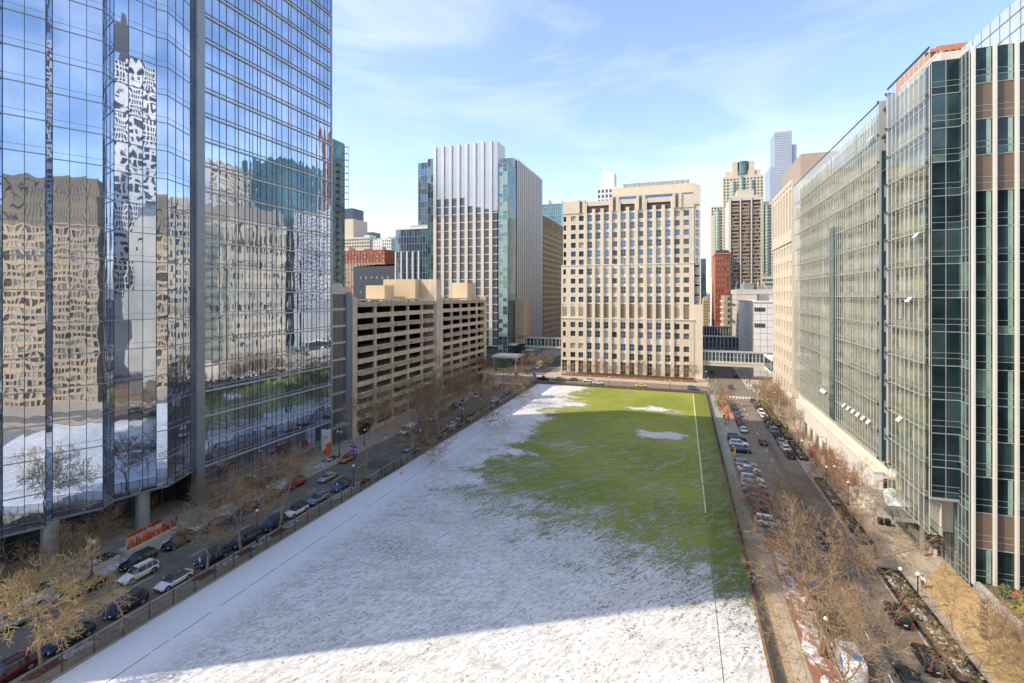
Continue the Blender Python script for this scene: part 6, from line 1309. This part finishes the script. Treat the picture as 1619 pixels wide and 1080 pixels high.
# ================================================================ TREES
def treemesh(seed, H, spread, trunk_h, lean=.06, dens=1., up=.25, tw=.016, r0=None, lv=6):
    q = random.Random(seed); T = MB(); C_ = MB(); r0 = r0 or H*.018
    def rv(s): return Vector((q.gauss(0, s), q.gauss(0, s), q.gauss(0, s)))
    def grow(p, d, L, r, lev):
        seg = 4 if lev < 2 else (3 if lev < 4 else 2); pts_ = [p]; cur = p; dd = d.copy(); rr = r
        for i in range(seg):
            dd = (dd+rv(.16 if lev < 3 else .28)+Vector((0, 0, up*.18))).normalized(); nxt = cur+dd*(L/seg); r2 = rr*(.86 if lev < 3 else .74)
            (T if lev <= 2 else C_).tube(cur, nxt, rr, r2, n=7 if lev == 0 else (5 if lev < 3 else 3), cap=False); cur = nxt; rr = r2; pts_.append(cur)
            if lev >= 1 and lev < lv and q.random() < .85*dens:
                side = dd.cross(rv(1)).normalized(); ang = q.uniform(.6, 1.1); nd_ = (dd*math.cos(ang)+side*math.sin(ang)).normalized()
                grow(cur, nd_, L*q.uniform(.45, .7), max(tw, rr*.55), lev+1)
        if lev < lv:
            n = q.choice((2, 3)) if lev else q.choice((3, 4)); a0 = q.uniform(0, 6.28)
            for k in range(n):
                a = a0+k*2*math.pi/n+q.uniform(-.4, .4); ang = spread*q.uniform(.7, 1.25) if lev == 0 else q.uniform(.3, .75)
                o_ = dd.orthogonal().normalized(); o_ = Quaternion(dd, a) @ o_; nd_ = (dd*math.cos(ang)+o_*math.sin(ang)).normalized()
                grow(cur, nd_, L*(q.uniform(.62, .85) if lev else (H-trunk_h)/L*q.uniform(.42, .52)), max(tw, rr*.72), lev+1)
    grow(Vector((0, 0, -.1)), Vector((q.gauss(0, lean), q.gauss(0, lean), 1)).normalized(), trunk_h, r0, 0)
    return T, C_
TM = {}
def tree(kind, x, y, rz, sc_, label, group, z=.1):
    if kind not in TM:
        P = dict(plane=dict(seed=4, H=12, spread=.85, trunk_h=3.4, dens=.46, tw=.022, up=.15, r0=.27), plane2=dict(seed=9, H=12, spread=.95, trunk_h=3.0, dens=.46, tw=.022, up=.1, r0=.27), tall=dict(seed=21, H=16, spread=.5, trunk_h=6.0, dens=.56, up=.5, tw=.032, r0=.34), tall2=dict(seed=35, H=16, spread=.55, trunk_h=5.0, dens=.56, up=.5, tw=.032, r0=.34),
                 gnarl=dict(seed=41, H=11, spread=.8, trunk_h=4.4, dens=.5, up=.35, tw=.026, r0=.25), golden=dict(seed=50, H=10.5, spread=.9, trunk_h=4.0, dens=.75, up=.25, tw=.03), small=dict(seed=61, H=6, spread=.6, trunk_h=1.2, dens=.95, up=.35, tw=.013, lv=5, r0=.08), russet=dict(seed=71, H=6.5, spread=.6, trunk_h=1.4, dens=1.0, up=.3, tw=.016, lv=5, r0=.09))[kind]
        T_, C_ = treemesh(**P); cm = {'golden': TWIGG, 'russet': TWIGR}.get(kind, TWIG)
        TM[kind] = (T_.mesh('trunk', [BARK], True), C_.mesh('crown', [cm])); 
        if kind == 'russet':
            q = random.Random(2); m = MB()
            for i in range(0, len(C_.v), 6):
                if q.random() < .35: c = Vector(C_.v[i])+Vector((q.gauss(0, .1), q.gauss(0, .1), q.gauss(0, .1))); u_ = Vector((q.gauss(0, 1), q.gauss(0, 1), q.gauss(0, 1))).normalized()*.09; v_ = u_.orthogonal().normalized()*.06; m.quad(tuple(c-u_), tuple(c+v_), tuple(c+u_), tuple(c-v_))
            TM['leaves'] = m.mesh('leaves', [RUST])
    t = thing('bare_tree', label, 'tree', (x, y, z), group, R(rz)); t.scale = (sc_,)*3
    for n, me in zip(('trunk', 'crown'), TM[kind]): o = bpy.data.objects.new(n, me); COL.objects.link(o); o.parent = t
    if kind == 'russet': o = bpy.data.objects.new('leaves', TM['leaves']); COL.objects.link(o); o.parent = t; o['kind'] = 'stuff'
    return t
GTL = 'bare trees between the left street and its fence'; GTR = 'bare trees along the right street'; GTS = 'small bare trees on the tower pavement'
for kd, y, rz, s_, l in (('golden', 32.5, 0, 1.0, 'golden twigged tree in sunlight at the bottom left corner'), ('gnarl', 51.2, 40, .82, 'forked pruned tree beside the white electric sedan'), ('gnarl', 57.5, 200, 1.0, 'gnarled bare tree between the navy suv and the navy minivan'), ('gnarl', 64.2, 300, 1.12, 'bare tree by the dark blue suv, third from the golden one'), ('tall', 88.2, 0, 1.08, 'tall straight bare tree right of the purple banners'),
   ('tall2', 108.7, 30, .80, 'smaller bare tree by the silver blue hatchback'), ('tall', 114.9, 120, .9, 'bare tree right beside the bright red suv'), ('tall2', 121.8, 200, 1.12, 'biggest bare tree in front of the garage'), ('tall', 128.3, 280, 1.0, 'bare tree right of the biggest one before the garage'), ('tall2', 133.9, 80, .85, 'bare tree by the white parked sedan at the fence'), ('tall', 139.9, 160, .8, 'bare tree by the black parked suv at the fence'), ('gnarl', 160.1, 20, 1.0, 'low wide bare tree by the far grey sedan'), ('tall2', 166.0, 100, .85, 'upright bare tree near the far white pickup'), ('tall', 203.9, 60, .82, 'farthest bare tree at the end of the left fence')):
    tree(kd, -64.35, y, rz, s_, l, GTL)
for i, (kd, x, y, rz, s_, l) in enumerate((('small', -81.2, 38.5, 0, 1.15, 'small brown bare tree behind the silver pickup at the left edge'), ('small', -82.6, 43.5, 90, 1.2, 'small brown bare tree behind the black sedan by the mirror tower'), ('small', -82.8, 48.6, 200, 1.1, 'small bare tree just left of the orange letters'), ('small', -82.0, 64.4, 60, 1.15, 'small bare tree right of the red letters'), ('gnarl', -80.4, 77.5, 150, .62, 'wide low bare tree by the purple sedan on the tower pavement'), ('small', -80.6, 86.5, 10, 1.1, 'small bare tree by the doorway in the mirror glass'), ('small', -84.4, 71.5, 100, 1.2, 'small bare tree against the mirror glass'), ('tall2', -80.0, 147, 50, .55, 'bare tree against the garage wall on its near half'), ('tall', -80.2, 172, 50, .6, 'bare tree against the garage wall on its far half'), ('tall2', -80.2, 188, 250, .75, 'bare tree near the far corner of the garage'), ('tall', -80.5, 198, 150, .75, 'bare tree beyond the garage corner'), ('gnarl', -81, 206, 0, .9, 'bare tree before the silver tower canopy'), ('small', -70, 262, 0, 1.1, 'russet street tree below the left skybridge'))): tree(kd, x, y, rz, s_, l, GTS)
for i, (kd, x, y, rz, s_, l) in enumerate((('plane', 14.6, 95.2, 10, .92, 'bare plane tree with dark trunk beside the white angled suv'), ('plane2', 14.6, 86.5, 100, .88, 'bare plane tree below the white angled suv'), ('plane', 14.4, 78.5, 190, .90, 'bare plane tree on the brick verge near the blue car'), ('plane2', 14.5, 70.5, 260, .92, 'bare plane tree with twin limbs on the snowy brick verge'), ('plane', 14.3, 62.0, 320, .85, 'bare plane tree on the brick verge by the white and blue van'), ('plane2', 14.6, 54.5, 30, .8, 'bare plane tree rooted just below the bottom edge on the verge'),
   ('plane2', 27.6, 97.5, 70, .80, 'yellow barked plane tree overhanging the right lane below the canopy'), ('plane', 27.7, 88.0, 140, .85, 'plane tree behind the walking person leaning over the street'), ('plane', 27.8, 64.5, 200, .62, 'gnarled plane tree at the bottom right beside the glossy sedan'), ('gnarl', 13.4, 165.4, 0, .62, 'small dark bare tree on the far brick strip'), ('small', 13.4, 192, 60, 1.2, 'small bare tree at the far end of the brick strip'), ('small', 13.2, 180, 160, 1.1, 'small bare tree in the middle of the brick strip'),
   ('russet', 28.4, 120.5, 0, 1.1, 'russet leaved tree in front of the white podium'), ('russet', 30.2, 111.5, 90, .95, 'russet leaved tree near the slim globe lamp'), ('russet', 30.0, 128.0, 200, .9, 'russet leaved tree below the colonnade columns'), ('small', 27.8, 143, 0, 1.0, 'thin bare tree in the railed planter by the last white car'), ('small', 27.8, 156, 90, 1.3, 'bare tree in the planter by the tall pole'), ('small', 28.0, 170, 180, 1.6, 'bare tree in front of the cream precast building, nearest of four'), ('small', 28.0, 179, 270, 1.7, 'bare tree in front of the cream precast building, second nearest'), ('small', 28.0, 189, 0, 1.7, 'bare tree in front of the cream precast building, third nearest'), ('small', 28.2, 200, 60, 1.6, 'bare tree in front of the cream precast building, farthest'),
   ('small', 31.0, 66.5, 20, 1.15, 'thin upright bare shrub tree on the sunlit plaza left of the lantern column'), ('small', 35.5, 65.0, 220, 1.2, 'thin bare shrub tree on the plaza right of the lantern column'), ('small', 33.8, 60.5, 120, 1.2, 'thin bare shrub tree at the bottom right plaza edge'))): tree(kd, x, y, rz, s_, l, GTR)
for i in range(9): tree('small', -54+i*7.2, 241.6+(i % 2), i*40, .9+.2*(i % 3), 'small bare tree by the cream hospital front, '+['leftmost', 'second from left', 'third from left', 'fourth from left', 'middle', 'fourth from right', 'third from right', 'second from right', 'rightmost'][i]+' of the line', 'small trees along the cream hospital')
for i in range(5): tree('small', 13.0, 300+i*30, i*50, 1.3, 'bare street tree far down the right street, '+['nearest', 'second', 'third', 'fourth', 'farthest'][i]+' of five', 'far street trees')
